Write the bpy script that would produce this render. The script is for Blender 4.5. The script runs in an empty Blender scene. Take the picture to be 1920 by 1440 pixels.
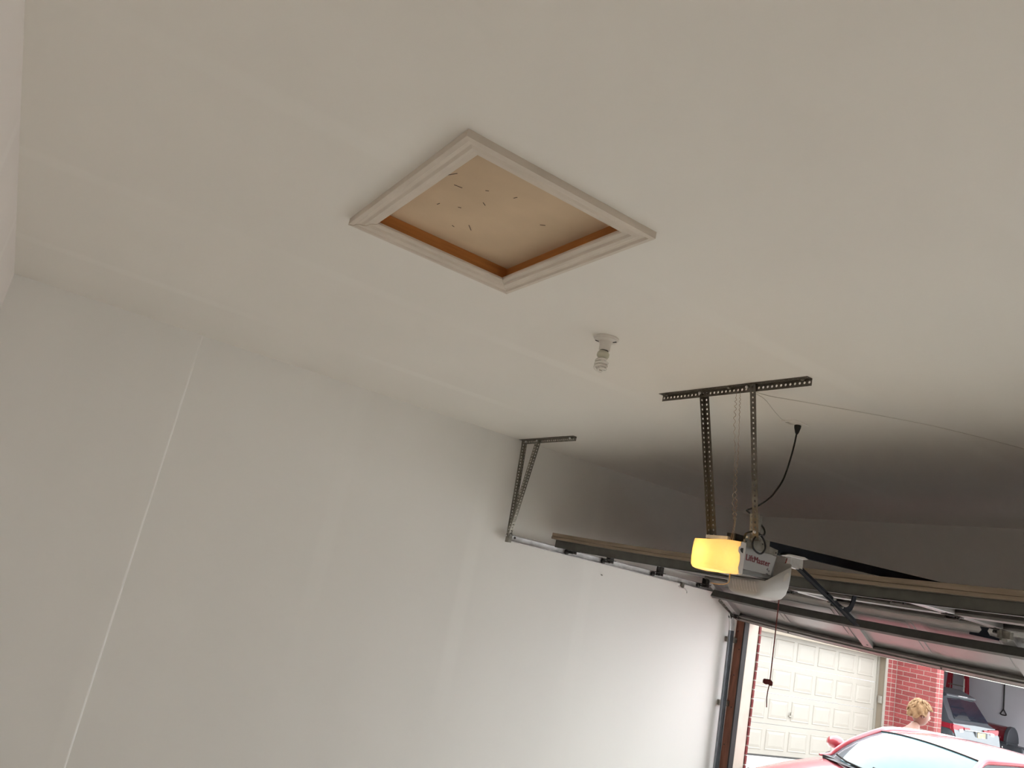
import bpy, bmesh, math, random
from mathutils import Vector, Matrix
random.seed(7)
S = bpy.context.scene
COL = S.collection

# ------------------------------------------------------------------ camera
cam_d = bpy.data.cameras.new('camera')
cam = bpy.data.objects.new('camera', cam_d)
COL.objects.link(cam)
cam_d.sensor_fit = 'HORIZONTAL'
cam_d.sensor_width = 36.0
cam_d.lens = 1446.0 / 1920.0 * 36.0
cam_d.clip_start = 0.05
cam_d.clip_end = 400
CF = Vector((-0.83166, 0.49673, 0.24820))
CR = Vector((0.54562, 0.81405, 0.19905))
CU = Vector((0.10317, -0.30097, 0.94804))
cam.matrix_world = Matrix(((CR.x, CU.x, -CF.x, 5.5049),
                           (CR.y, CU.y, -CF.y, 0.3373),
                           (CR.z, CU.z, -CF.z, 1.9),
                           (0, 0, 0, 1)))
S.camera = cam

# ------------------------------------------------------------------ sky (bright overcast) and exposure
W = bpy.data.worlds.new('overcast_sky')
S.world = W
W.use_nodes = True
bg = W.node_tree.nodes['Background']
bg.inputs['Color'].default_value = (0.92, 0.975, 1.0, 1)
bg.inputs['Strength'].default_value = 6.5
S.view_settings.view_transform = 'Standard'
S.view_settings.look = 'None'
S.view_settings.gamma = 1.0
S.view_settings.use_curve_mapping = False
S.view_settings.exposure = 0.0
S.cycles.max_bounces = 7
S.cycles.diffuse_bounces = 7
S.cycles.glossy_bounces = 3
S.cycles.transmission_bounces = 3
S.cycles.use_adaptive_sampling = True
S.cycles.adaptive_threshold = 0.1

# ------------------------------------------------------------------ materials
MATS = {}


def srgb(r, g, b):
    f = lambda c: (c / 255 / 12.92) if c / 255 <= 0.04045 else ((c / 255 + 0.055) / 1.055) ** 2.4
    return (f(r), f(g), f(b))


def mat(name, color, rough=0.6, metal=0.0, var=0.06, scale=8.0, bump=0.0, stretch=(1, 1, 1), ior=1.45, coat=0.0,
        color2=None, detail=4.0, bscale=None, rand=0.0):
    if name in MATS:
        return MATS[name]
    m = bpy.data.materials.new(name)
    m.use_nodes = True
    nt = m.node_tree
    b = nt.nodes['Principled BSDF']
    b.inputs['Roughness'].default_value = rough
    b.inputs['Metallic'].default_value = metal
    b.inputs['IOR'].default_value = ior
    b.inputs['Coat Weight'].default_value = coat
    b.inputs['Coat Roughness'].default_value = 0.06
    tc = nt.nodes.new('ShaderNodeTexCoord')
    mp = nt.nodes.new('ShaderNodeMapping')
    mp.inputs['Scale'].default_value = stretch
    nt.links.new(tc.outputs['Object'], mp.inputs['Vector'])
    nz = nt.nodes.new('ShaderNodeTexNoise')
    nz.inputs['Scale'].default_value = scale
    nz.inputs['Detail'].default_value = detail
    nt.links.new(mp.outputs['Vector'], nz.inputs['Vector'])
    mx = nt.nodes.new('ShaderNodeMix')
    mx.data_type = 'RGBA'
    c2 = color2 if color2 else tuple(max(0, c * (1 - 2 * var)) for c in color)
    mx.inputs[6].default_value = (*[min(1, c * (1 + var)) for c in color], 1) if not color2 else (*color, 1)
    mx.inputs[7].default_value = (*c2, 1)
    rp = nt.nodes.new('ShaderNodeMapRange')
    rp.inputs['From Min'].default_value = 0.3
    rp.inputs['From Max'].default_value = 0.7
    nt.links.new(nz.outputs['Fac'], rp.inputs['Value'])
    nt.links.new(rp.outputs['Result'], mx.inputs[0])
    out = mx.outputs[2]
    if rand > 0:
        oi = nt.nodes.new('ShaderNodeObjectInfo')
        hs = nt.nodes.new('ShaderNodeHueSaturation')
        mr = nt.nodes.new('ShaderNodeMapRange')
        mr.inputs['To Min'].default_value = 1 - rand
        mr.inputs['To Max'].default_value = 1 + rand
        nt.links.new(oi.outputs['Random'], mr.inputs['Value'])
        nt.links.new(mr.outputs['Result'], hs.inputs['Value'])
        nt.links.new(out, hs.inputs['Color'])
        out = hs.outputs['Color']
    nt.links.new(out, b.inputs['Base Color'])
    if bump > 0:
        n2 = nt.nodes.new('ShaderNodeTexNoise')
        n2.inputs['Scale'].default_value = bscale or scale * 4
        n2.inputs['Detail'].default_value = 3
        nt.links.new(mp.outputs['Vector'], n2.inputs['Vector'])
        bp = nt.nodes.new('ShaderNodeBump')
        bp.inputs['Strength'].default_value = bump
        bp.inputs['Distance'].default_value = 0.01
        nt.links.new(n2.outputs['Fac'], bp.inputs['Height'])
        nt.links.new(bp.outputs['Normal'], b.inputs['Normal'])
    MATS[name] = m
    return m


def drywall(name, base, band, axis, centers, width, streak=(1, 1, 1)):
    """painted drywall: soft mottling plus slightly lighter taped joints along one axis"""
    m = bpy.data.materials.new(name)
    m.use_nodes = True
    nt = m.node_tree
    L = nt.links
    b = nt.nodes['Principled BSDF']
    b.inputs['Roughness'].default_value = 0.55
    b.inputs['Specular IOR Level'].default_value = 0.35
    geo = nt.nodes.new('ShaderNodeNewGeometry')
    sp = nt.nodes.new('ShaderNodeSeparateXYZ')
    L.new(geo.outputs['Position'], sp.inputs['Vector'])
    mp = nt.nodes.new('ShaderNodeMapping')
    mp.inputs['Scale'].default_value = streak
    L.new(geo.outputs['Position'], mp.inputs['Vector'])
    nz = nt.nodes.new('ShaderNodeTexNoise')
    nz.inputs['Scale'].default_value = 1.4
    nz.inputs['Detail'].default_value = 1
    L.new(mp.outputs['Vector'], nz.inputs['Vector'])
    mx = nt.nodes.new('ShaderNodeMix')
    mx.data_type = 'RGBA'
    mx.inputs[6].default_value = (*[c * 1.025 for c in base], 1)
    mx.inputs[7].default_value = (*[c * 0.965 for c in base], 1)
    L.new(nz.outputs['Fac'], mx.inputs[0])
    acc = None
    for c in centers:
        s = nt.nodes.new('ShaderNodeMath')
        s.operation = 'SUBTRACT'
        L.new(sp.outputs[axis], s.inputs[0])
        s.inputs[1].default_value = c
        a = nt.nodes.new('ShaderNodeMath')
        a.operation = 'ABSOLUTE'
        L.new(s.outputs[0], a.inputs[0])
        r = nt.nodes.new('ShaderNodeMapRange')
        r.interpolation_type = 'SMOOTHSTEP'
        r.inputs['From Min'].default_value = width
        r.inputs['From Max'].default_value = width * 0.35
        L.new(a.outputs[0], r.inputs['Value'])
        if acc is None:
            acc = r.outputs['Result']
        else:
            q = nt.nodes.new('ShaderNodeMath')
            q.operation = 'MAXIMUM'
            L.new(acc, q.inputs[0])
            L.new(r.outputs['Result'], q.inputs[1])
            acc = q.outputs[0]
    nb = nt.nodes.new('ShaderNodeTexNoise')
    nb.inputs['Scale'].default_value = 0.9
    nb.inputs['Detail'].default_value = 0
    L.new(geo.outputs['Position'], nb.inputs['Vector'])
    rr = nt.nodes.new('ShaderNodeMapRange')
    rr.inputs['From Min'].default_value = 0.35
    rr.inputs['From Max'].default_value = 0.65
    L.new(nb.outputs['Fac'], rr.inputs['Value'])
    ml = nt.nodes.new('ShaderNodeMath')
    ml.operation = 'MULTIPLY'
    L.new(acc, ml.inputs[0])
    L.new(rr.outputs['Result'], ml.inputs[1])
    m2 = nt.nodes.new('ShaderNodeMix')
    m2.data_type = 'RGBA'
    L.new(ml.outputs[0], m2.inputs[0])
    L.new(mx.outputs[2], m2.inputs[6])
    m2.inputs[7].default_value = (*band, 1)
    L.new(m2.outputs[2], b.inputs['Base Color'])
    return m


CEIL = (0.865, 0.832, 0.775)
WALL = (0.858, 0.842, 0.808)
M_ceil = drywall('ceiling_paint', CEIL, (0.885, 0.855, 0.80), 0, (0.92, 2.14, 3.36, 4.58), 0.075)
M_wall = drywall('wall_paint', WALL, (0.872, 0.857, 0.823), 1, (1.10, 2.36, 3.58, 4.80, 6.02), 0.09, (1, 1, 0.12))
M_back = drywall('back_wall_paint', (0.88, 0.825, 0.79), (0.89, 0.84, 0.805), 0, (1.22, 2.44, 3.66), 0.08, (1, 1, 0.12))
M_conc = mat('garage_concrete', (0.86, 0.82, 0.75), 0.7, var=0.08, scale=2.5, detail=1)
M_drive = mat('driveway_concrete', (0.70, 0.68, 0.64), 0.85, var=0.06, scale=1.5, detail=1)
M_trim = mat('cream_white_trim', (0.70, 0.62, 0.53), 0.5, var=0.04, scale=6)
M_pine = mat('stained_pine', (0.42, 0.155, 0.04), 0.55, var=0.25, scale=5, stretch=(1, 1, 12), color2=(0.56, 0.23, 0.065), bump=0.05)
M_hatch = mat('hatch_board', (0.66, 0.50, 0.335), 0.75, var=0.05, scale=4)
M_scuff = mat('scuff', (0.10, 0.07, 0.05), 0.9, var=0.1)
M_porc = mat('white_porcelain', (0.74, 0.70, 0.64), 0.3, var=0.02)
M_slot = mat('dark_slot', (0.02, 0.018, 0.015), 0.7, var=0.05)
M_ballast = mat('bulb_ballast', (0.55, 0.53, 0.42), 0.4, var=0.03)
M_cfl = mat('frosted_tube', (0.80, 0.76, 0.70), 0.25, var=0.02)
M_galv = mat('galvanised_steel', (0.30, 0.28, 0.24), 0.45, metal=0.85, var=0.15, scale=30)
M_galvd = mat('dull_punched_steel', (0.16, 0.145, 0.125), 0.55, metal=0.6, var=0.12, scale=30)
M_galvb = mat('blue_grey_steel', (0.20, 0.215, 0.235), 0.45, metal=0.6, var=0.1, scale=20)
M_galvl = mat('bright_track_steel', (0.66, 0.65, 0.64), 0.35, metal=0.5, var=0.10, scale=20)
M_strut = mat('grey_strut_steel', (0.115, 0.115, 0.105), 0.55, metal=0.3, var=0.10, scale=12)
M_dsteel = mat('door_back_steel', (0.36, 0.345, 0.335), 0.28, metal=0.35, var=0.05, scale=5)
M_rail_d = mat('door_rail_steel', (0.24, 0.225, 0.205), 0.4, metal=0.35, var=0.08, scale=10)
M_dwood = mat('door_edge_tan', (0.29, 0.225, 0.165), 0.6, var=0.14, scale=5, stretch=(0.6, 6, 10))
M_dout = mat('brown_door_face', (0.16, 0.10, 0.075), 0.5, var=0.06)
M_seal = mat('black_rubber', (0.035, 0.033, 0.032), 0.7, var=0.1)
M_black = mat('black_steel', (0.010, 0.012, 0.018), 0.6, metal=0.0, var=0.15)
M_black.node_tree.nodes['Principled BSDF'].inputs['Specular IOR Level'].default_value = 0.15
M_hinge = mat('dark_hinge_steel', (0.055, 0.05, 0.045), 0.45, metal=0.6, var=0.2, scale=40)
M_jamb = mat('brown_jamb_board', (0.24, 0.095, 0.06), 0.75, var=0.2, scale=6, stretch=(4, 4, 0.6), bump=0.15)
M_oplast = mat('opener_grey_plastic', (0.42, 0.41, 0.41), 0.45, var=0.03)
M_oplate = mat('opener_side_plate', (0.36, 0.355, 0.36), 0.5, metal=0.1, var=0.03)
M_odark = mat('opener_grey_band', (0.20, 0.20, 0.205), 0.5, var=0.04)
M_oscoop = mat('opener_lens_plastic', (0.46, 0.44, 0.42), 0.4, var=0.03)
M_odecal = mat('pale_sticker', (0.50, 0.45, 0.40), 0.5, var=0.03)
M_owhite = mat('opener_white_plastic', (0.62, 0.59, 0.57), 0.35, var=0.03)
M_lettr = mat('maroon_lettering', (0.15, 0.012, 0.022), 0.5, var=0.02)
M_mark = mat('grey_print', (0.09, 0.09, 0.095), 0.5, var=0.02)
M_cable = mat('black_cable', (0.012, 0.012, 0.012), 0.45, var=0.1)
M_bell = mat('bell_wire_insulation', (0.27, 0.17, 0.10), 0.5, var=0.3, scale=60, color2=(0.45, 0.34, 0.24))
M_ywire = mat('yellow_wire_insulation', (0.62, 0.37, 0.10), 0.5, var=0.1)
M_wwire = mat('white_wire_insulation', (0.62, 0.58, 0.52), 0.5, var=0.05)
M_rope = mat('red_rope', (0.20, 0.035, 0.03), 0.7, var=0.3, scale=120)
M_redh = mat('red_plastic_handle', (0.14, 0.018, 0.022), 0.4, var=0.1)
M_brick = mat('red_brick', (0.150, 0.022, 0.023), 0.85, var=0.2, scale=55, color2=(0.235, 0.056, 0.054), bump=0.3, rand=0.16, detail=6)
M_mortar = mat('pale_mortar', (0.29, 0.25, 0.215), 0.9, var=0.06, scale=40)
M_cream = mat('cream_door_paint', (0.262, 0.240, 0.210), 0.5, var=0.02, scale=3)
M_xtrim = mat('cream_outside_trim', (0.235, 0.215, 0.185), 0.5, var=0.02, scale=3)
M_creamt = mat('cream_frame_paint', (0.185, 0.150, 0.112), 0.5, var=0.02, scale=3)
M_nwall = mat('neighbour_grey_wall', (0.52, 0.51, 0.55), 0.7, var=0.03, scale=1.5)
M_ndark = mat('neighbour_dark_wall', (0.16, 0.15, 0.15), 0.8, var=0.05)
M_red = mat('red_car_paint', (0.42, 0.04, 0.06), 0.3, var=0.02, coat=1.0)
M_red.node_tree.nodes['Principled BSDF'].inputs['Coat IOR'].default_value = 1.55
M_glass = mat('windscreen_glass', (0.10, 0.17, 0.19), 0.06, var=0.05, ior=1.75)
M_glass.node_tree.nodes['Principled BSDF'].inputs['Specular Tint'].default_value = (0.72, 0.95, 1.0, 1)
M_sglass = mat('dark_window_glass', (0.012, 0.014, 0.022), 0.08, var=0.05, ior=1.5)
M_tyre = mat('tyre_rubber', (0.02, 0.02, 0.02), 0.8, var=0.1)
M_alloy = mat('alloy_wheel', (0.45, 0.45, 0.46), 0.35, metal=0.9, var=0.05)
M_suv = mat('grey_suv_paint', (0.052, 0.060, 0.070), 0.45, metal=0.1, var=0.03, coat=0.4)
M_suvd = mat('suv_dark_trim', (0.03, 0.032, 0.036), 0.5, var=0.05)
M_chrome = mat('chrome', (0.65, 0.66, 0.68), 0.2, metal=1.0, var=0.02)
M_tail = mat('tail_lamp_red', (0.24, 0.006, 0.018), 0.4, var=0.05)
M_clear = mat('clear_lamp', (0.55, 0.53, 0.55), 0.2, var=0.05)
M_plate = mat('number_plate', (0.42, 0.36, 0.22), 0.4, var=0.12, scale=14, color2=(0.36, 0.22, 0.05))
M_glid = mat('maroon_enamel', (0.085, 0.006, 0.010), 0.15, var=0.05, coat=1.0)
M_gblk = mat('grill_black', (0.035, 0.037, 0.043), 0.45, var=0.08)
M_ladr = mat('red_fibreglass', (0.30, 0.018, 0.03), 0.45, var=0.06)
M_hair = mat('blond_hair', (0.30, 0.185, 0.085), 0.6, var=0.25, scale=40, stretch=(1, 1, 3), color2=(0.20, 0.105, 0.045), bump=0.6)
M_skin = mat('skin', (0.27, 0.15, 0.11), 0.5, var=0.06, scale=10)
M_top = mat('pale_cloth', (0.30, 0.255, 0.215), 0.85, var=0.04)
M_jean = mat('blue_denim', (0.06, 0.08, 0.14), 0.85, var=0.1)
M_shoe = mat('shoe', (0.3, 0.3, 0.3), 0.7, var=0.05)
M_lip = mat('lip', (0.32, 0.09, 0.08), 0.5, var=0.05)

# far brickwork above the bays: courses in the material only
M_bwall = bpy.data.materials.new('brick_courses')
M_bwall.use_nodes = True
_n = M_bwall.node_tree
_g = _n.nodes.new('ShaderNodeNewGeometry')
_s = _n.nodes.new('ShaderNodeSeparateXYZ')
_c = _n.nodes.new('ShaderNodeCombineXYZ')
_a = _n.nodes.new('ShaderNodeMath')
_k = _n.nodes.new('ShaderNodeTexBrick')
_n.links.new(_g.outputs['Position'], _s.inputs[0])
_n.links.new(_s.outputs[0], _a.inputs[0])
_n.links.new(_s.outputs[1], _a.inputs[1])
_n.links.new(_a.outputs[0], _c.inputs[0])
_n.links.new(_s.outputs[2], _c.inputs[1])
_n.links.new(_c.outputs[0], _k.inputs['Vector'])
_k.inputs['Scale'].default_value = 1.0
_k.inputs['Brick Width'].default_value = 0.267
_k.inputs['Row Height'].default_value = 0.0876
_k.inputs['Mortar Size'].default_value = 0.006
_k.inputs['Color1'].default_value = (0.150, 0.022, 0.023, 1)
_k.inputs['Color2'].default_value = (0.21, 0.045, 0.043, 1)
_k.inputs['Mortar'].default_value = (0.29, 0.25, 0.215, 1)
_n.links.new(_k.outputs['Color'], _n.nodes['Principled BSDF'].inputs['Base Color'])
_n.nodes['Principled BSDF'].inputs['Roughness'].default_value = 0.85

# translucent lamp lens: lit only by the bulb inside it
M_lens = bpy.data.materials.new('translucent_lens')
M_lens.use_nodes = True
_nt = M_lens.node_tree
_b = _nt.nodes['Principled BSDF']
_b.inputs['Base Color'].default_value = (0.62, 0.55, 0.45, 1)
_b.inputs['Roughness'].default_value = 0.35
_tr = _nt.nodes.new('ShaderNodeBsdfTranslucent')
_nz = _nt.nodes.new('ShaderNodeTexNoise')
_nz.inputs['Scale'].default_value = 9
_mx = _nt.nodes.new('ShaderNodeMix')
_mx.data_type = 'RGBA'
_mx.inputs[6].default_value = (0.92, 0.80, 0.60, 1)
_mx.inputs[7].default_value = (0.84, 0.70, 0.50, 1)
_nt.links.new(_nz.outputs['Fac'], _mx.inputs[0])
_nt.links.new(_mx.outputs[2], _tr.inputs['Color'])
_ms = _nt.nodes.new('ShaderNodeMixShader')
_ms.inputs[0].default_value = 0.72
_nt.links.new(_b.outputs[0], _ms.inputs[1])
_nt.links.new(_tr.outputs[0], _ms.inputs[2])
_nt.links.new(_ms.outputs[0], _nt.nodes['Material Output'].inputs['Surface'])


# ------------------------------------------------------------------ mesh helpers
def V3(p):
    return Vector(p)


class MB:
    def __init__(s):
        s.v = []
        s.f = []

    def add(s, vs, fs):
        o = len(s.v)
        s.v += [tuple(v) for v in vs]
        s.f += [tuple(i + o for i in f) for f in fs]
        return s

    def box(s, a, b):
        x0, x1 = sorted((a[0], b[0]))
        y0, y1 = sorted((a[1], b[1]))
        z0, z1 = sorted((a[2], b[2]))
        return s.add([(x0, y0, z0), (x1, y0, z0), (x1, y1, z0), (x0, y1, z0), (x0, y0, z1), (x1, y0, z1), (x1, y1, z1), (x0, y1, z1)],
                     [(0, 3, 2, 1), (4, 5, 6, 7), (0, 1, 5, 4), (1, 2, 6, 5), (2, 3, 7, 6), (3, 0, 4, 7)])

    def obox(s, O, U, Vv, N):
        O, U, Vv, N = map(Vector, (O, U, Vv, N))
        p = [O, O + U, O + U + Vv, O + Vv]
        p += [q + N for q in p]
        fs = [(0, 3, 2, 1), (4, 5, 6, 7), (0, 1, 5, 4), (1, 2, 6, 5), (2, 3, 7, 6), (3, 0, 4, 7)]
        if U.cross(Vv).dot(N) < 0:
            fs = [f[::-1] for f in fs]
        return s.add(p, fs)

    def bar(s, a, b, w, h, up=(0, 0, 1)):
        a, b = Vector(a), Vector(b)
        d = (b - a).normalized()
        side = d.cross(Vector(up))
        if side.length < 1e-4:
            side = d.cross(Vector((1, 0, 0)))
        side.normalize()
        u = side.cross(d)
        return s.obox(a - side * w / 2 - u * h / 2, b - a, side * w, u * h)

    def prism(s, poly, O, U, Vv, N):
        """2-D polygon extruded along N"""
        O, U, Vv, N = map(Vector, (O, U, Vv, N))
        n = len(poly)
        a = [O + U * p[0] + Vv * p[1] for p in poly]
        b = [q + N for q in a]
        fs = [tuple(range(n - 1, -1, -1)), tuple(range(n, 2 * n))]
        fs += [(i, (i + 1) % n, n + (i + 1) % n, n + i) for i in range(n)]
        return s.add(a + b, fs)

    def tube(s, path, r, n=8, closed=False, cap=True):
        P = [Vector(p) for p in path]
        m = len(P)
        rs = r if isinstance(r, (list, tuple)) else [r] * m
        T = []
        for i in range(m):
            if closed:
                t = P[(i + 1) % m] - P[i - 1]
            else:
                t = P[min(i + 1, m - 1)] - P[max(i - 1, 0)]
            T.append(t.normalized())
        u = T[0].orthogonal().normalized()
        vs = []
        for i in range(m):
            u = (u - T[i] * u.dot(T[i]))
            if u.length < 1e-6:
                u = T[i].orthogonal()
            u.normalize()
            w = T[i].cross(u)
            for k in range(n):
                a = 2 * math.pi * k / n
                vs.append(P[i] + (u * math.cos(a) + w * math.sin(a)) * rs[i])
        fs = []
        for i in range(m if closed else m - 1):
            for k in range(n):
                j = (i + 1) % m
                fs.append((i * n + k, i * n + (k + 1) % n, j * n + (k + 1) % n, j * n + k))
        if cap and not closed:
            fs.append(tuple(range(n - 1, -1, -1)))
            fs.append(tuple((m - 1) * n + k for k in range(n)))
        return s.add(vs, fs)

    def lathe(s, prof, O, A, n=20, cap=True):
        """prof: (radius, height along A)"""
        O, A = Vector(O), Vector(A).normalized()
        u = A.orthogonal().normalized()
        w = A.cross(u)
        vs = []
        for r, h in prof:
            for k in range(n):
                a = 2 * math.pi * k / n
                vs.append(O + A * h + (u * math.cos(a) + w * math.sin(a)) * r)
        fs = []
        for i in range(len(prof) - 1):
            for k in range(n):
                fs.append((i * n + k, i * n + (k + 1) % n, (i + 1) * n + (k + 1) % n, (i + 1) * n + k))
        if cap:
            fs.append(tuple(range(n - 1, -1, -1)))
            fs.append(tuple((len(prof) - 1) * n + k for k in range(n)))
        return s.add(vs, fs)

    def grid(s, rows, closed=False):
        n = len(rows[0])
        vs = [p for r in rows for p in r]
        fs = []
        for i in range(len(rows) - 1):
            for k in range(n if closed else n - 1):
                fs.append((i * n + k, i * n + (k + 1) % n, (i + 1) * n + (k + 1) % n, (i + 1) * n + k))
        return s.add(vs, fs)

    def perf(s, O, U, Vv, N, L, Wd, pitch=0.026, r=0.0065, t=0.002):
        """flat steel strip with a row of real punched holes"""
        O, U, Vv, N = Vector(O), Vector(U).normalized(), Vector(Vv).normalized(), Vector(N).normalized()
        n = max(1, round(L / pitch))
        p = L / n
        oct_ = [(math.cos(math.pi / 4 * k), math.sin(math.pi / 4 * k)) for k in range(8)]
        sq = [(1, 0), (1, 1), (0, 1), (-1, 1), (-1, 0), (-1, -1), (0, -1), (1, -1)]
        for i in range(n):
            c = O + U * (p * (i + 0.5)) + Vv * (Wd / 2)
            vs = []
            for side in (0, 1):
                vs += [c + U * (q[0] * r) + Vv * (q[1] * r) + N * (t * side) for q in oct_]
                vs += [c + U * (q[0] * p / 2) + Vv * (q[1] * Wd / 2) + N * (t * side) for q in sq]
            fs = []
            for k in range(8):
                j = (k + 1) % 8
                fs.append((16 + k, 24 + k, 24 + j, 16 + j))
                fs.append((j, 8 + j, 8 + k, k))
                fs.append((k, 16 + k, 16 + j, j))
            for k, j in ((1, 2), (2, 3), (5, 6), (6, 7)):
                fs.append((8 + k, 8 + j, 24 + j, 24 + k))
            s.add(vs, fs)
        return s

    def build(s, name, m, parent=None, smooth=False, local=False, bevel=0.0):
        org = Vector((0, 0, 0))
        if parent is not None and not local:
            org = WL.get(parent.name, Vector((0, 0, 0)))
        me = bpy.data.meshes.new(name)
        me.from_pydata([tuple(Vector(v) - org) for v in s.v], [], s.f)
        me.validate()
        bm = bmesh.new()
        bm.from_mesh(me)
        bmesh.ops.recalc_face_normals(bm, faces=bm.faces)
        bm.to_mesh(me)
        bm.free()
        if smooth:
            for p in me.polygons:
                p.use_smooth = True
            me.set_sharp_from_angle(angle=math.radians(smooth if smooth is not True else 40))
        me.materials.append(m)
        o = bpy.data.objects.new(name, me)
        COL.objects.link(o)
        if parent is not None:
            o.parent = parent
            WL[o.name] = org
        else:
            WL[o.name] = Vector((0, 0, 0))
        if bevel:
            b = o.modifiers.new('bevel', 'BEVEL')
            b.width = bevel
            b.segments = 2
            b.limit_method = 'ANGLE'
        return o


WL = {}


def empty(name, loc, label=None, cat=None, group=None, rz=0.0, kind=None):
    o = bpy.data.objects.new(name, None)
    o.empty_display_size = 0.1
    COL.objects.link(o)
    o.location = loc
    o.rotation_euler = (0, 0, rz)
    WL[o.name] = Vector(loc)
    tag(o, label, cat, group, kind)
    return o


def tag(o, label=None, cat=None, group=None, kind=None):
    if label:
        o['label'] = label
    if cat:
        o['category'] = cat
    if group:
        o['group'] = group
    if kind:
        o['kind'] = kind
    return o


def struct(o, label=None):
    return tag(o, label, None, None, 'structure')


def inst(src, name, parent, loc, rz=0.0):
    """another piece that shares mesh data"""
    o = src.copy()
    o.name = name
    COL.objects.link(o)
    o.parent = parent
    o.location = Vector(loc) - WL.get(parent.name, Vector((0, 0, 0)))
    o.rotation_euler = (0, 0, rz)
    return o


# ================================================================== ROOM SHELL
H = 3.10        # ceiling
D = 6.845       # inside face of the front wall
XR = 6.35       # right wall
OX0, OX1, OZ = 0.115, 5.49, 2.05     # opening
HX0, HX1, HY0, HY1 = 2.872, 3.648, 1.162, 1.772   # hatch hole

fl = MB().box((0, 0, -0.12), (XR, D + 0.18, 0)).build('floor', M_conc)
struct(fl, 'pale concrete garage floor')
c = MB()
g_ = 0.031
c.box((-0.15, -0.15, H), (HX0 - g_, D + 0.15, H + 0.04)).box((HX1 + g_, -0.15, H), (XR + 0.15, D + 0.15, H + 0.04))
c.box((HX0 - g_, -0.15, H), (HX1 + g_, HY0 - g_, H + 0.04)).box((HX0 - g_, HY1 + g_, H), (HX1 + g_, D + 0.15, H + 0.04))
struct(c.build('ceiling', M_ceil), 'off-white painted drywall ceiling')
# left wall: the piece next to the back corner stands a little proud, with a soft corner bead
w = MB().prism([(-0.15, -0.15), (-0.15, D + 0.15), (0, D + 0.15), (0, 1.142), (0.003, 1.1385), (0.009, 1.1345), (0.012, 1.128), (0.012, -0.15)],
               (0, 0, 0), (1, 0, 0), (0, 1, 0), (0, 0, H))
struct(w.build('wall_left', M_wall), 'off-white drywall wall with a vertical corner bead')
struct(MB().box((-0.15, -0.15, 0), (XR + 0.15, 0, H)).build('wall_back', M_back), 'pinkish white back wall')
struct(MB().box((XR, 0, 0), (XR + 0.15, D + 0.15, H)).build('wall_right', M_wall))
w = MB()
w.box((0, D, 0), (OX0 - 0.02, D + 0.14, H)).box((OX1 + 0.02, D, 0), (XR, D + 0.14, H)).box((OX0 - 0.02, D, OZ + 0.02), (OX1 + 0.02, D + 0.14, H))
wf = w.build('wall_front', M_wall)
struct(wf, 'front wall around the garage opening')
# outside brick skin of our own front wall, seen only as a toothed red edge in the reveal
sk = MB().box((-3.6, D + 0.168, 0), (OX0 - 0.004, D + 0.196, OZ + 0.1)).box((OX1, D + 0.145, 0), (XR + 0.3, D + 0.235, OZ + 0.1))
sk.box((-3.6, D + 0.145, OZ + 0.1), (XR + 0.3, D + 0.235, 3.6)).build('mortar_backing', M_mortar, wf)
bsrc = MB().box((-0.06, 0, 0), (0.004, 0.030, 0.076)).build('brick', M_brick, wf, bevel=0.003, local=True)
k = 0
for i in range(23):
    if i == 0:
        bsrc.location = (OX0, D + 0.169, 0.006)
    else:
        inst(bsrc, 'brick', wf, (OX0, D + 0.169 + random.uniform(-0.002, 0.003), 0.006 + i * 0.0876))
# jamb board, seal strip and cream stop in the opening
j = empty('trim_1', (0.05, D, 0), 'brown wooden jamb board beside the vertical door track', kind='structure')
MB().box((0.0, D - 0.045, 0), (0.098, D - 0.001, 2.2)).build('jamb_board', M_jamb, j, bevel=0.003)
for (z, dx) in ((0.85, 0.03), (1.2, 0.06), (1.5, 0.045), (1.75, 0.07), (0.6, 0.07), (1.92, 0.03)):
    MB().lathe([(0.006, 0), (0.006, 0.003)], (dx, D - 0.048, z), (0, 1, 0), 8).build('nail_hole', M_slot, j)
MB().box((0.098, D - 0.05, 0), (0.113, D + 0.012, 2.05)).build('seal_strip', M_seal, j)
j = empty('trim_2', (OX0, D + 0.08, 0), 'cream stop board lining the garage opening', kind='structure')
MB().box((0.095, D + 0.013, 0), (OX0, D + 0.075, OZ)).build('stop_board', M_trim, j, bevel=0.002)
MB().box((0.095, D + 0.077, 0), (OX0 - 0.006, D + 0.165, OZ)).build('casing_board', M_trim, j, bevel=0.002)
MB().box((0.0, D + 0.013, OZ), (OX1, D + 0.14, OZ + 0.02)).build('head_board', M_trim, j)
tb = MB().box((0.0, D - 0.12, OZ + 0.012), (XR, D - 0.046, 2.42)).build('header_light_block', M_jamb)  # added out of sight, closes the gap that leaked light above the door
struct(tb, 'unseen wooden beam added behind the rolled-up door to block light')
# nail stub in the left wall
nl = MB().tube([(0.0, 4.95, 2.155), (0.018, 4.95, 2.152)], 0.004, 6).build('wall_nail', M_galvd)
tag(nl, 'small nail stub in the left wall under the door track', 'nail')

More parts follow.
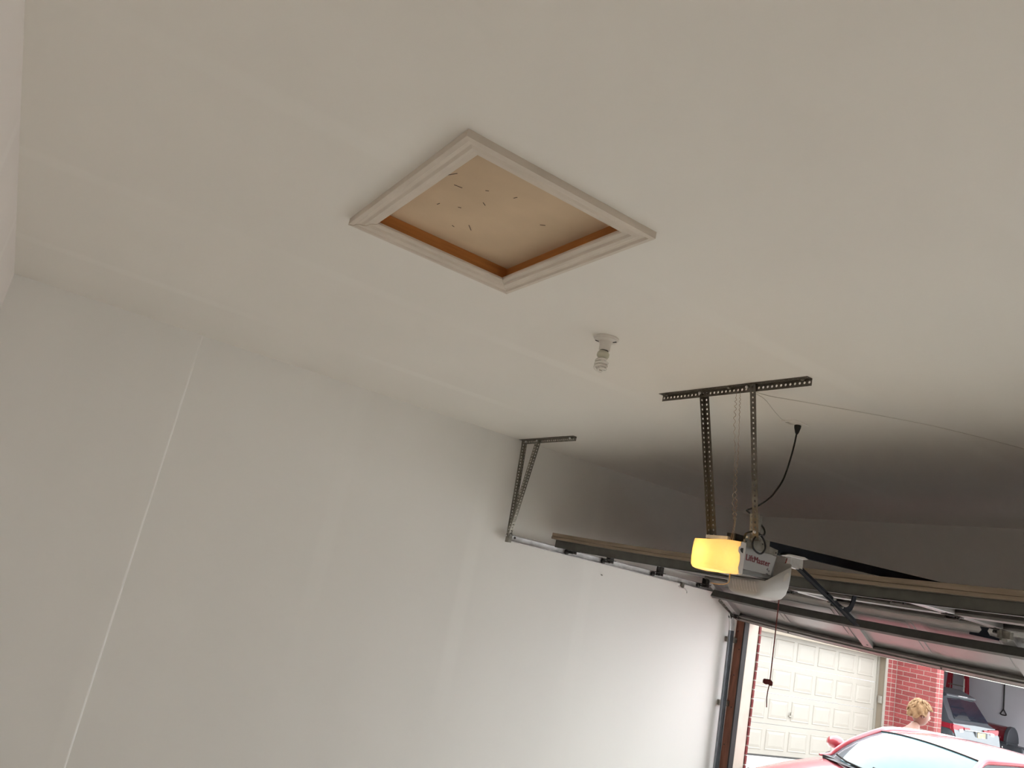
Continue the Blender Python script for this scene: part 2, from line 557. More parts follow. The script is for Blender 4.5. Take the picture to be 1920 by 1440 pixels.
# ================================================================== ATTIC HATCH
h = empty('attic_hatch', (3.25, 1.47, H), 'attic access hatch in the ceiling with white moulded trim and pine lining', 'hatch')
prof = [(0, 0.0), (0, 0.024), (0.016, 0.026), (0.022, 0.020), (0.034, 0.019), (0.044, 0.023), (0.056, 0.021), (0.062, 0.014), (0.080, 0.012), (0.084, 0.008), (0.084, 0)]
OXA, OXB, OYA, OYB = 2.800, 3.702, 1.102, 1.838
CN = [(OXA, OYA), (OXB, OYA), (OXB, OYB), (OXA, OYB)]
for q in range(4):
    a, b = CN[q], CN[(q + 1) % 4]
    d = Vector((b[0] - a[0], b[1] - a[1], 0)).normalized()
    n = Vector((-d.y, d.x, 0))
    rows = []
    Z0 = H - 0.003 if q == 3 else H
    for (u, hh) in prof:
        p0 = Vector((a[0], a[1], Z0)) + d * u + n * u
        p1 = Vector((b[0], b[1], Z0)) - d * u + n * u
        rows.append([p0 - Vector((0, 0, hh)), p1 - Vector((0, 0, hh))])
    mb = MB().grid(rows)
    n_ = len(prof)
    mb.f.append(tuple(2 * i for i in range(n_)))
    mb.f.append(tuple(2 * i + 1 for i in range(n_ - 1, -1, -1)))
    mb.f.append((0, 1, 2 * n_ - 1, 2 * n_ - 2))
    mb.build('casing', M_trim, h, smooth=25)
for (a, b) in (((HX0 - 0.03, HY0 - 0.03), (HX0, HY1 + 0.03)), ((HX1, HY0 - 0.03), (HX1 + 0.03, HY1 + 0.03)),
               ((HX0, HY0 - 0.03), (HX1, HY0)), ((HX0, HY1), (HX1, HY1 + 0.03))):
    MB().box((a[0], a[1], H - 0.001), (b[0], b[1], H + 0.16)).build('lining_board', M_pine, h)
MB().box((HX0 - 0.0, HY0 - 0.0, H + 0.047), (HX1, HY1, H + 0.06)).build('hatch_board', M_hatch, h)
for (x, y, a, l) in ((3.33, 1.22, 0.4, 0.05), (3.30, 1.27, 1.4, 0.03), (3.36, 1.36, 0.9, 0.012), (3.28, 1.40, 2.2, 0.02), (3.40, 1.45, 0.3, 0.016), (3.17, 1.36, 1.1, 0.012),
                     (3.08, 1.46, 2.4, 0.04), (3.32, 1.62, 0.8, 0.02), (3.12, 1.30, 0.2, 0.015), (3.02, 1.42, 1.9, 0.012), (3.38, 1.20, 2.9, 0.035)):
    MB().bar((x, y, H + 0.0463), (x + l * math.cos(a), y + l * math.sin(a), H + 0.0463), 0.0025, 0.001).build('scuff_mark', M_scuff, h)

# ================================================================== CEILING LAMP
LX, LY = 2.738, 2.447
h = empty('ceiling_lamp', (LX, LY, H), 'white porcelain lamp holder with a spiral bulb on the ceiling', 'lamp')
MB().lathe([(0.060, 0), (0.060, 0.006), (0.056, 0.009), (0.054, 0.014), (0.032, 0.020), (0.027, 0.034), (0.026, 0.062), (0.022, 0.064)], (LX, LY, H), (0, 0, -1), 32).build('lamp_holder', M_porc, h, smooth=35)
for sx in (-1, 1):
    a = math.radians(38)
    ax, ay = math.cos(a), math.sin(a)
    MB().bar((LX + sx * ax * 0.034, LY + sx * ay * 0.034, H - 0.0185), (LX + sx * ax * 0.051, LY + sx * ay * 0.051, H - 0.0150), 0.008, 0.004).build('screw_slot', M_slot, h)
AX = Vector((-0.05, -0.07, -1)).normalized()
b = MB().lathe([(0.019, -0.004), (0.021, 0.004)], (LX, LY, H - 0.064), AX, 20).build('bulb_collar', M_slot, h)
b = MB().lathe([(0.021, 0.0), (0.029, 0.010), (0.0295, 0.022), (0.026, 0.030), (0.014, 0.036)], (LX, LY, H - 0.068), AX, 24).build('bulb', M_ballast, h, smooth=50)
# double spiral tube
O = Vector((LX, LY, H - 0.102)) + AX * 0.0
u = AX.orthogonal().normalized()
w_ = AX.cross(u)
pth = []
N1 = 44
turns = 1.9
for i in range(N1 + 1):
    t = i / N1
    a = 2 * math.pi * turns * t
    r = 0.027 if t > 0.08 else 0.010 + 0.017 * t / 0.08
    if t > 0.92:
        r = 0.027 * (1 - (t - 0.92) / 0.08 * 0.85)
    pth.append(O + AX * (0.004 + 0.058 * t) + (u * math.cos(a) + w_ * math.sin(a)) * r)
p2 = []
for i in range(N1, -1, -1):
    t = i / N1
    a = 2 * math.pi * turns * t + math.pi
    r = 0.027 if t > 0.08 else 0.010 + 0.017 * t / 0.08
    if t > 0.92:
        r = 0.027 * (1 - (t - 0.92) / 0.08 * 0.85)
    p2.append(O + AX * (0.004 + 0.058 * t) + (u * math.cos(a) + w_ * math.sin(a)) * r)
pth = [O + AX * -0.008 + (pth[0] - O)] + pth + p2 + [O + AX * -0.008 + (p2[-1] - O)]
MB().tube(pth, 0.0058, 8).build('spiral_tube', M_cfl, b, smooth=60)

# ================================================================== OPENER MOUNT (punched angle iron)
h = empty('opener_mount', (2.78, 3.24, H), 'punched steel angle bracket holding the garage opener under the ceiling', 'bracket')
B0, B1 = Vector((2.318, 3.236, H)), Vector((3.275, 3.262, H))
dU = (B1 - B0).normalized()
Lb = (B1 - B0).length
mb = MB().perf(B0 + Vector((0, 0, -0.001)), dU, (0, 0, -1), (0, 1, 0), Lb, 0.036, 0.0262, 0.0068)
mb.perf(B0 + Vector((0, 0, -0.003)), dU, (0, -1, 0), (0, 0, 1), Lb, 0.034, 0.0262, 0.005)
mb.build('ceiling_angle', M_galvd, h)
for px in (2.36, 3.235, 2.80):
    MB().lathe([(0.009, 0), (0.009, 0.006), (0.004, 0.009)], (px, 3.222 + (px - 2.3) * 0.027, H - 0.004), (0, 0, -1), 8).build('lag_bolt', M_galv, h)


def hanger(top, bot, fl, mt, parent, wd=0.034, name='hanger_angle'):
    """angle iron between two points: fl = list of flange directions"""
    a, b = Vector(top), Vector(bot)
    d = b - a
    mb = MB()
    for v in fl:
        v = Vector(v)
        v = (v - d.normalized() * v.dot(d.normalized())).normalized()
        n = d.normalized().cross(v)
        mb.perf(a, d, v, n, d.length, wd, 0.0255, 0.0062)
    return mb.build(name, mt, parent)


hanger((2.598, 3.268, H - 0.008), (2.655, 3.418, 2.320), ((0.1, -1, 0), (1, 0.0, 0)), M_galvd, h, 0.036)
hanger((2.935, 3.236, H - 0.004), (2.928, 3.405, 2.345), ((0.70, 0.10, 0), (0.15, 1, 0)), M_galvd, h, 0.032)
for (x, y, z) in ((2.612, 3.225, H - 0.02), (2.925, 3.228, H - 0.018), (2.945, 3.39, 2.385), (2.90, 3.40, 2.36)):
    MB().lathe([(0.008, 0), (0.008, 0.006), (0.004, 0.012)], (x, y, z), (0.2, -1, 0), 6).build('bolt', M_galvl, h)
# short riser plate at the opener
hanger((2.932, 3.388, 2.475), (2.932, 3.408, 2.338), ((0.2, 1, 0), (-1, 0.1, 0)), M_galv, h, 0.030, 'riser_angle')
MB().box((2.918, 3.425, 2.36), (2.921, 3.462, 2.478)).build('riser_plate', M_rail_d, h)

# ================================================================== GARAGE DOOR OPENER
h = empty('garage_opener', (2.80, 3.48, 2.17), 'grey garage door opener hanging from the ceiling with its lamp lit', 'opener')
# chassis
def rbox(a, b, r, n=3):
    """box with rounded vertical (z) edges"""
    x0, y0, z0 = a
    x1, y1, z1 = b
    pl = []
    for (cx, cy, a0) in ((x1 - r, y1 - r, 0), (x0 + r, y1 - r, 90), (x0 + r, y0 + r, 180), (x1 - r, y0 + r, 270)):
        for i in range(n + 1):
            t = math.radians(a0 + 90 * i / n)
            pl.append((cx + r * math.cos(t), cy + r * math.sin(t)))
    return MB().prism(pl, (0, 0, z0), (1, 0, 0), (0, 1, 0), (0, 0, z1 - z0))


rbox((2.690, 3.372, 2.176), (2.906, 3.600, 2.320), 0.012).build('chassis', M_oplast, h)
# trapezoid side plate with the name
sp = MB().prism([(3.368, 2.200), (3.582, 2.206), (3.612, 2.305), (3.366, 2.305)], (2.906, 0, 0), (0, 1, 0), (0, 0, 1), (0.008, 0, 0)).build('side_plate', M_oplate, h, bevel=0.002)
MB().prism([(3.368, 2.178), (3.580, 2.184), (3.584, 2.200), (3.368, 2.196)], (2.904, 0, 0), (0, 1, 0), (0, 0, 1), (0.010, 0, 0)).build('side_band', M_odark, h, bevel=0.001)
MB().prism([(3.366, 2.309), (3.614, 2.309), (3.622, 2.338), (3.480, 2.352), (3.372, 2.345)], (2.900, 0, 0), (0, 1, 0), (0, 0, 1), (0.010, 0, 0)).build('top_bracket', M_galv, h)
for (y, z) in ((3.376, 2.335), (3.52, 2.343), (3.50, 2.345), (3.607, 2.322)):
    MB().lathe([(0.004, 0), (0.004, 0.002)], (2.9105, y, z), (1, 0, 0), 8).build('rivet_hole', M_slot, h)
MB().box((2.70, 3.39, 2.320), (2.895, 3.61, 2.334)).build('top_plate', M_galvd, h)
MB().box((2.655, 3.37, 2.336), (2.80, 3.385, 2.352)).build('mount_tab', M_galvl, h)
rbox((2.775, 3.385, 2.334), (2.830, 3.455, 2.372), 0.006).build('radio_module', M_cable, h)
MB().box((2.80, 3.45, 2.334), (2.89, 3.50, 2.348)).build('cable_gland', M_cable, h)
# end face cap
MB().prism([(2.70, 2.186), (2.90, 2.186), (2.90, 2.312), (2.70, 2.312)], (0, 3.600, 0), (1, 0, 0), (0, 0, 1), (0, 0.022, 0)).build('end_cap', M_odark, h, bevel=0.004)
# lettering
def text_mesh(s, size, name, mt, parent, O, U, Vv, N, depth=0.0012, off=0.0):
    cu = bpy.data.curves.new(name, 'FONT')
    cu.body = s
    cu.size = size
    cu.extrude = depth / 2
    cu.resolution_u = 4
    cu.space_character = 1.06
    to = bpy.data.objects.new(name + '_tmp', cu)
    COL.objects.link(to)
    dg = bpy.context.evaluated_depsgraph_get()
    me = bpy.data.meshes.new_from_object(to.evaluated_get(dg))
    bpy.data.objects.remove(to)
    bpy.data.curves.remove(cu)
    xs = [v.co.x for v in me.vertices]
    wdt = max(xs) - min(xs)
    O, U, Vv, N = Vector(O), Vector(U), Vector(Vv), Vector(N)
    bold = MB()
    x0 = min(xs)
    for (du, dv, dn) in ((0, 0, 0), (off, 0, .0002), (-off, 0, .0001), (0, off, .0003)):      # a few shifted copies thicken the strokes
        bold.add([O + U * (v.co.x - x0 + du) + Vv * (v.co.y + dv) + N * (v.co.z + dn) for v in me.vertices], [tuple(p.vertices) for p in me.polygons])
    bpy.data.meshes.remove(me)
    return bold.build(name, mt, parent), wdt


text_mesh('LiftMaster', 0.0415, 'name_lettering', M_lettr, h, (2.9148, 3.388, 2.247), (0, 1, -0.01), (0, 0, 1), (1, 0, 0), off=0.0007)
# small radio-wave print under the name
for r in (0.006, 0.011, 0.016):
    pts = [(2.9147, 3.562 - r * math.cos(math.radians(a)), 2.222 + r * math.sin(math.radians(a))) for a in range(20, 75, 9)]
    MB().tube(pts, 0.0009, 4).build('printed_mark', M_mark, h)
MB().prism([(3.545, 2.206), (3.560, 2.206), (3.560, 2.211), (3.545, 2.211)], (2.9142, 0, 0), (0, 1, 0), (0, 0, 1), (0.001, 0, 0)).build('printed_mark', M_mark, h)
MB().prism([(3.558, 2.220), (3.568, 2.220), (3.568, 2.230)], (2.9142, 0, 0), (0, 1, 0), (0, 0, 1), (0.001, 0, 0)).build('printed_mark', M_mark, h)

# lit lens: thin translucent shell, open at the top
plan = [(2.676, 3.372), (2.674, 3.318), (2.684, 3.268), (2.712, 3.228), (2.756, 3.204), (2.808, 3.190), (2.858, 3.187), (2.894, 3.196), (2.912, 3.220), (2.918, 3.262), (2.918, 3.315), (2.917, 3.346)]
zs = [(2.168, 0.86), (2.172, 0.93), (2.185, 0.985), (2.215, 1.0), (2.26, 1.0), (2.295, 0.985), (2.314, 0.965)]
cxy = Vector((2.80, 3.36))
def spl(pts, n):
    """Catmull-Rom through 2-D/3-D points"""
    out = []
    P = [Vector(p) for p in pts]
    for i in range(len(P) - 1):
        p0, p1, p2, p3 = P[max(i - 1, 0)], P[i], P[i + 1], P[min(i + 2, len(P) - 1)]
        for k in range(n):
            t = k / n
            out.append(0.5 * ((2 * p1) + (p2 - p0) * t + (2 * p0 - 5 * p1 + 4 * p2 - p3) * t * t + (3 * p1 - p0 - 3 * p2 + p3) * t ** 3))
    out.append(P[-1])
    return out


pl = spl(plan, 4)
rows = []
for z, sc in zs:
    row = []
    for i, p in enumerate(pl):
        t = i / (len(pl) - 1)
        q = cxy + (Vector(p) - cxy) * sc
        zz = z
        if z > 2.29:
            zz += -0.014 * math.sin(t * math.pi) ** 2 + 0.012 * t
        row.append((q.x, q.y, zz))
    rows.append(row)
lens = MB().grid(rows)
bot = [(q[0], q[1], 2.166) for q in rows[0]]
lens.add([(0, 0, 0)] * 0, [])
lens.f.append(tuple(range(len(pl))))
lens.build('lamp_lens', M_lens, h, smooth=60)
# unlit grey end frame of that lens and its dark notch
MB().prism([(3.350, 2.172), (3.372, 2.174), (3.374, 2.325), (3.345, 2.328), (3.338, 2.322), (3.336, 2.305), (3.324, 2.298), (3.322, 2.276), (3.336, 2.266), (3.342, 2.235), (3.336, 2.2)],
           (2.912, 0, 0), (0, 1, 0), (0, 0, 1), (0.006, 0, 0)).build('lens_frame', M_owhite, h, bevel=0.002)
MB().prism([(3.334, 2.288), (3.340, 2.296), (3.356, 2.298), (3.356, 2.273), (3.342, 2.278)], (2.9177, 0, 0), (0, 1, 0), (0, 0, 1), (0.0012, 0, 0)).build('lens_notch', M_slot, h)
MB().box((2.672, 3.368, 2.172), (2.912, 3.374, 2.318)).build('lens_back', M_owhite, h)
lb = bpy.data.lights.new('opener_lamp', 'POINT')
lb.energy = 1.05
lb.color = (1.0, 0.56, 0.13)
lb.shadow_soft_size = 0.022
lo = bpy.data.objects.new('opener_lamp', lb)
COL.objects.link(lo)
lo.parent = h
lo.location = Vector((2.805, 3.275, 2.235)) - WL[h.name]
MB().lathe([(0.012, 0), (0.018, 0.02), (0.012, 0.035)], (2.80, 3.368, 2.24), (0, -1, 0), 12).build('lamp_socket', M_owhite, h)

# second lens: swung open, hanging under the far end of the motor like a scoop
def rim(y):
    return 2.172 + 0.118 * max(0.0, (y - 3.56) / 0.175) ** 1.1


xa, xb, ya, yb = 2.700, 2.930, 3.500, 3.738
pl2 = []
for (cx, cy, a0) in ((xb - .03, yb - .035, 0), (xa + .05, yb - .035, 90), (xa + .05, ya + .03, 180), (xb - .03, ya + .03, 270)):
    for i in range(6):
        t = math.radians(a0 + 90 * i / 5)
        pl2.append((cx + (.03 if cx > 2.8 else .05) * math.cos(t), cy + .032 * math.sin(t)))
rows = []
for (t, sc_) in ((0.0, .40), (.03, .62), (.10, .78), (.22, .90), (.42, .97), (.7, 1.0), (1.0, 1.0)):
    row = []
    for (x, y) in pl2:
        x2 = 2.835 + (x - 2.835) * sc_
        y2 = 3.600 + (y - 3.600) * (sc_ if y > 3.6 else .5 + .5 * sc_)
        row.append((x2, y2, 2.088 + t * (rim(y) - 2.088)))
    rows.append(row)
sc = MB().grid(rows, closed=True)
sc.f.append(tuple(range(len(pl2))))
scoop = sc.build('open_lens', M_oscoop, h, smooth=45)
md = scoop.modifiers.new('thick', 'SOLIDIFY')
md.thickness = 0.003
md.offset = -1
for i in range(9):
    x = 2.750 + i * 0.0175
    MB().tube([(x, 3.499, 2.160), (x + .007, 3.4995, 2.138), (x + .016, 3.503, 2.112)], 0.0030, 6).build('vent_rib', M_owhite, h, smooth=60)
MB().prism([(3.660, 2.190), (3.690, 2.205), (3.702, 2.232), (3.690, 2.242), (3.664, 2.222)], (xb - .0005, 0, 0), (0, 1, 0), (0, 0, 1), (0.001, 0, 0)).build('lens_label', M_odecal, h)
# rail toward the door header, trolley and arm
R0, R1 = Vector((2.80, 3.60, 2.362)), Vector((2.80, 6.80, 2.50))
MB().bar(R0, R1, 0.03, 0.046).build('rail', M_black, h)
MB().box((2.772, 3.58, 2.334), (2.828, 3.655, 2.386)).build('rail_clamp', M_galv, h)
tr = MB().prism([(3.785, 2.336), (3.80, 2.346), (3.83, 2.352), (3.95, 2.358), (3.985, 2.352), (3.955, 2.344), (3.83, 2.338)], (2.782, 0, 0), (0, 1, 0), (0, 0, 1), (0.046, 0, 0)).build('trolley', M_owhite, h, bevel=0.003)
MB().box((2.785, 3.85, 2.288), (2.815, 3.955, 2.345)).build('trolley_plate', M_galvl, tr)
MB().bar((2.79, 3.66, 2.335), (2.79, 3.80, 2.338), 0.012, 0.012).build('drive_link', M_cable, h)
MB().bar((2.81, 3.64, 2.30), (2.81, 3.70, 2.31), 0.02, 0.03).build('limit_switch', M_chrome, h)
a0, a1 = Vector((2.80, 3.925, 2.305)), Vector((2.80, 4.484, 2.090))
am = MB().bar(a0, a1, 0.006, 0.034)
am.bar(a0 + Vector((0.015, 0, -0.014)), a1 + Vector((0.015, 0, -0.014)), 0.028, 0.004)
arm = am.build('door_arm', M_black, h)
cur = spl([(4.20, 2.196), (4.28, 2.163), (4.345, 2.143), (4.40, 2.150), (4.43, 2.185), (4.452, 2.250)], 4)
cm = MB()
rows = []
for i, (y, z) in enumerate(cur):
    t = (Vector(cur[min(i + 1, len(cur) - 1)]) - Vector(cur[max(i - 1, 0)])).normalized()
    nx, nz_ = -t.y, t.x
    hw = 0.016
    rows.append([(2.806, y + nx * hw, z + nz_ * hw), (2.812, y + nx * hw, z + nz_ * hw), (2.812, y - nx * hw, z - nz_ * hw), (2.806, y - nx * hw, z - nz_ * hw)])
cm.grid(rows, closed=True)
cm.f.append((0, 1, 2, 3))
nn = len(rows) * 4
cm.f.append((nn - 4, nn - 3, nn - 2, nn - 1))
cm.build('curved_arm', M_black, h)
for (y, z) in ((4.253, 2.183), (4.325, 2.150)):
    MB().lathe([(0.008, 0), (0.008, 0.008), (0.004, 0.014)], (2.812, y, z), (1, 0, 0), 6).build('arm_bolt', M_galvl, h)
# thin yellow wire looping below
MB().tube(spl([(2.866, 3.345, 2.172), (2.866, 3.345, 2.150), (2.852, 3.36, 2.130), (2.815, 3.375, 2.117), (2.76, 3.38, 2.112), (2.715, 3.385, 2.114)], 5), 0.0016, 6).build('sensor_wire', M_ywire, h)

# emergency release cord
h2 = empty('release_cord', (2.80, 3.812, 1.57), 'red emergency release cord with a handle hanging from the opener trolley', 'cord')
MB().tube([(2.80, 3.84, 2.33), (2.80, 3.815, 2.24), (2.80, 3.812, 2.12), (2.80, 3.8125, 1.9), (2.80, 3.812, 1.70)], 0.0030, 6).build('cord', M_rope, h2)
MB().tube([(2.80, 3.812, 1.69), (2.797, 3.808, 1.655), (2.799, 3.803, 1.62), (2.802, 3.806, 1.575)], 0.0026, 6).build('cord_tail', M_rope, h2)
MB().prism([(-0.024, 0.010), (-0.019, 0.017), (0.012, 0.017), (0.024, 0.006), (0.024, -0.012), (0.012, -0.014), (0.004, -0.008), (-0.012, -0.010), (-0.024, -0.004)],
           (2.796, 3.805, 1.692), (0.60, 0.79, 0.06), (0, 0, 1), (-0.014, 0.010, 0)).build('handle', M_redh, h2, bevel=0.003)

# power cord and ceiling outlet
h3 = empty('ceiling_outlet', (2.70, 3.87, H), 'small white outlet plate in the ceiling above the garage opener', 'outlet')
rbox((2.655, 3.835, H - 0.006), (2.760, 3.955, H), 0.008).build('cover_plate', M_ceil, h3, bevel=0.002)
MB().box((2.68, 3.85, H - 0.0085), (2.70, 3.90, H - 0.006)).build('socket_slot', M_wwire, h3)
h4 = empty('power_cord', (2.72, 3.92, H - 0.01), 'black power cord dropping from the ceiling outlet to the opener', 'cord')
MB().lathe([(0.019, 0), (0.018, 0.014), (0.011, 0.042), (0.006, 0.052)], (2.708, 3.925, H - 0.008), (0.05, -0.08, -1), 12).build('plug', M_cable, h4, smooth=50)
cp = [(2.710, 3.921, 3.05), (2.718, 3.90, 2.969), (2.728, 3.86, 2.85), (2.733, 3.82, 2.75), (2.737, 3.77, 2.68), (2.742, 3.72, 2.628), (2.766, 3.6, 2.555), (2.790, 3.50, 2.515), (2.812, 3.478, 2.502), (2.857, 3.47, 2.475), (2.905, 3.475, 2.440), (2.925, 3.485, 2.41), (2.935, 3.47, 2.385)]
cp2 = [(2.941, 3.437, 2.380), (2.943, 3.405, 2.366), (2.943, 3.387, 2.335), (2.943, 3.400, 2.305), (2.943, 3.450, 2.290), (2.943, 3.482, 2.318), (2.943, 3.472, 2.355), (2.940, 3.44, 2.380), (2.93, 3.41, 2.392), (2.90, 3.385, 2.375), (2.86, 3.42, 2.355)]
MB().tube(spl(cp + cp2, 5), 0.0048, 8).build('cable', M_cable, h4, smooth=60)

# twisted bell wires
def twist(path, name, label, ph, amp=0.006, turns=24, flat=0.25):
    P = spl(path, 24)
    out = []
    n = len(P)
    for i, p in enumerate(P):
        t = i / (n - 1)
        e = min(1, max(0, (t - 0.05) / 0.05)) * min(1, max(0, (0.86 - t) / 0.05))
        a = 2 * math.pi * turns * t + ph
        out.append(p + Vector((math.cos(a), math.sin(a) * 0.9, 0)) * amp * e * (0.6 + 0.4 * math.sin(9 * t + ph)))
    o = MB().tube(out, 0.0013, 5).build(name, M_bell)
    tag(o, label, 'wire', 'bell wires running down to the opener')


twist([(2.842, 3.25, 3.065), (2.846, 3.25, 2.999), (2.857, 3.25, 2.886), (2.874, 3.26, 2.749), (2.881, 3.27, 2.615), (2.887, 3.28, 2.484), (2.900, 3.29, 2.408), (2.880, 3.30, 2.315)], 'bell_wire',
      'left of two coiled brown bell wires hanging above the lit lens', 0.0)
twist([(2.866, 3.25, 3.069), (2.874, 3.25, 2.997), (2.888, 3.25, 2.884), (2.895, 3.26, 2.748), (2.894, 3.27, 2.615), (2.905, 3.28, 2.498), (2.907, 3.29, 2.408), (2.893, 3.30, 2.315)], 'bell_wire',
      'right of two coiled brown bell wires hanging above the lit lens', 2.0, turns=30)
cw = MB().tube(spl([(2.87, 3.27, H - 0.004), (2.90, 3.42, H - 0.002), (2.997, 3.55, H - 0.0015), (3.316, 3.981, H - 0.0015), (3.453, 4.228, H - 0.0015), (3.599, 4.572, H - 0.0015), (4.0, 5.6, H - 0.0015), (4.4, 6.83, H - 0.0015)], 4), 0.0016, 5).build('ceiling_wire', M_wwire)
tag(cw, 'thin white wire stapled along the ceiling to the front wall', 'wire')
cw = MB().tube(spl([(2.86, 3.28, H - 0.004), (2.85, 3.44, H - 0.0015), (2.76, 3.64, H - 0.0015), (2.69, 3.80, H - 0.0015), (2.69, 3.84, H - 0.0015)], 4), 0.0012, 5).build('ceiling_wire', M_wwire)
tag(cw, 'short white wire on the ceiling between bracket and outlet', 'wire')

# ================================================================== LEFT TRACK AND ITS HANGER
h = empty('door_track', (0.09, 6.66, 0), 'galvanised left door track with curved corner along the wall', 'track')
# track profile (width direction is local normal), C-channel opening toward the door (+x)
def track_rows(path):
    """path of (y,z); normal points away from the curve centre"""
    rows = []
    m = len(path)
    for i in range(m):
        t = (Vector(path[min(i + 1, m - 1)]) - Vector(path[max(i - 1, 0)])).normalized()
        n = Vector((-t.y, t.x))
        y, z = path[i]
        def P(x, o):
            return (x, y + n.x * o, z + n.y * o)
        rows.append([P(0.085, -0.026), P(0.070, -0.030), P(0.058, -0.022), P(0.056, 0.0), P(0.058, 0.022), P(0.070, 0.030), P(0.088, 0.027),
                     P(0.090, 0.024), P(0.072, 0.026), P(0.061, 0.020), P(0.059, 0.0), P(0.061, -0.020), P(0.070, -0.026), P(0.085, -0.023)])
    return rows


def track_part(path, name, mt=None):
    r = track_rows(path)
    mb = MB().grid(r, closed=True)
    n = len(r[0])
    mb.f.append(tuple(range(n)))
    mb.f.append(tuple((len(r) - 1) * n + i for i in range(n)))
    return mb.build(name, mt or M_galvl, h, smooth=30)


track_part([(3.86, 2.273), (5.0, 2.270), (6.24, 2.262)], 'horizontal_rail')
cc = (6.30, 1.915)
rad = 0.347
arc = [(cc[0] + rad * math.sin(math.radians(a)), cc[1] + rad * math.cos(math.radians(a))) for a in range(0, 91, 9)]
track_part([(6.24, 2.262)] + arc, 'curved_rail')
track_part([(6.647, 1.914), (6.665, 1.0), (6.68, 0.02)], 'vertical_rail', M_galvb)
# angle flag bracket from curve to jamb
fa, fb = Vector((0.095, 6.405, 2.205)), Vector((0.095, 6.665, 2.080))
mb = MB().perf(fa, fb - fa, (0, -0.437, -0.90), (1, 0, 0), (fb - fa).length, 0.05, 0.05, 0.007)
mb.perf(fa, fb - fa, (1, 0, 0), (0, 0.437, 0.9), (fb - fa).length, 0.035, 0.05, 0.006)
mb.build('flag_bracket', M_galv, h)
for z in (0.5, 1.2, 1.8):
    MB().obox((0.0, 6.66, z), (0.03, 0, 0), (0, 0.14, 0), (0, 0, 0.05)).build('jamb_bracket', M_galv, h)
MB().obox((0.040, 3.845, 2.235), (0.05, 0, 0), (0, 0.03, 0), (0, 0, 0.075)).build('end_stop', M_galv, h)
MB().lathe([(0.010, 0), (0.010, 0.006), (0.005, 0.014)], (0.0905, 3.90, 2.28), (1, 0, 0), 6).build('end_bolt', M_hinge, h)
# latch bolt piece below the track
MB().obox((0.075, 5.86, 2.20), (0.03, 0, 0), (0, 0.028, 0), (0, 0, 0.055)).build('latch_plate', M_galv, h)
MB().tube([(0.12, 5.80, 2.212), (0.12, 5.84, 2.200), (0.12, 5.885, 2.202), (0.12, 5.915, 2.185), (0.12, 5.92, 2.165)], 0.006, 6).build('latch_hook', M_galvl, h)

h = empty('track_hanger', (0.08, 3.84, H), 'punched steel strut pair hanging the left door track from the ceiling', 'hanger')
T0, T1 = Vector((0.004, 3.838, H)), Vector((0.752, 3.846, H))
mb = MB().perf(T0 + Vector((0, 0, -0.001)), T1 - T0, (0, 0, -1), (0, 1, 0), (T1 - T0).length, 0.034, 0.0262, 0.0065)
mb.perf(T0 + Vector((0, 0, -0.003)), T1 - T0, (0, -1, 0), (0, 0, 1), (T1 - T0).length, 0.034, 0.0262, 0.005)
mb.build('ceiling_angle', M_galv, h)
hanger((0.075, 3.832, H - 0.01), (0.062, 3.872, 2.300), ((-0.25, -1, 0), (1, -0.2, 0)), M_galv, h, 0.034, 'upright_angle')
hanger((0.255, 3.832, H - 0.008), (0.078, 3.838, 2.270), ((-1, -0.1, 0), (0, 1, 0)), M_galv, h, 0.030, 'diagonal_angle')
for (x, z) in ((0.09, H - 0.02), (0.25, H - 0.018), (0.7, H - 0.018), (0.075, 2.285)):
    MB().lathe([(0.009, 0), (0.009, 0.006), (0.004, 0.012)], (x, 3.826, z), (0, -1, 0), 6).build('bolt', M_galvl, h)

# ================================================================== OUR SECTIONAL DOOR, ROLLED UP
DX0, DX1 = 0.118, 5.482
XC = 2.80
LIP = 2.350      # inside lip height at the door ends
SAG = 0.066
TH = 0.048
def sag(x):
    t = (x - XC) / 2.75
    return -SAG * max(0.0, 1 - t * t)


SEC = 0.61
a3 = math.atan2(-0.300, 0.531)
FR = [((4.28, LIP), (1.0, 0.0)), ((4.28 + SEC, LIP), (1.0, -0.004)), ((4.28 + 2 * SEC, LIP - 0.003), (1.0, -0.008)), ((4.28 + 3 * SEC + 0.002, LIP - 0.008), (math.cos(a3), math.sin(a3)))]


def DP(k, x, v, n):
    """door point: section k, across x, v along the door from its upper edge, n = distance below the inside lip (toward the room)"""
    (y, z), (ty, tz) = FR[k]
    ny, nz = tz, -ty        # inward normal (down when lying flat)
    ex = sag(x) * (0.30 * v / 0.61 if k == 3 else 0.0)      # the leaning bottom section bows a little more
    return (x, y + ty * v + ny * n, z + tz * v + nz * n + sag(x) + ex)


def dbox(mb, k, x0, x1, v0, v1, n0, n1, seg=None):
    seg = seg or max(1, int(abs(x1 - x0) / 0.45))
    rows = []
    for i in range(seg + 1):
        x = x0 + (x1 - x0) * i / seg
        rows.append([DP(k, x, v0, n0), DP(k, x, v1, n0), DP(k, x, v1, n1), DP(k, x, v0, n1)])
    o = len(mb.v)
    mb.grid(rows, closed=True)
    mb.f.append((o, o + 1, o + 2, o + 3))
    e = o + seg * 4
    mb.f.append((e, e + 1, e + 2, e + 3))
    return mb


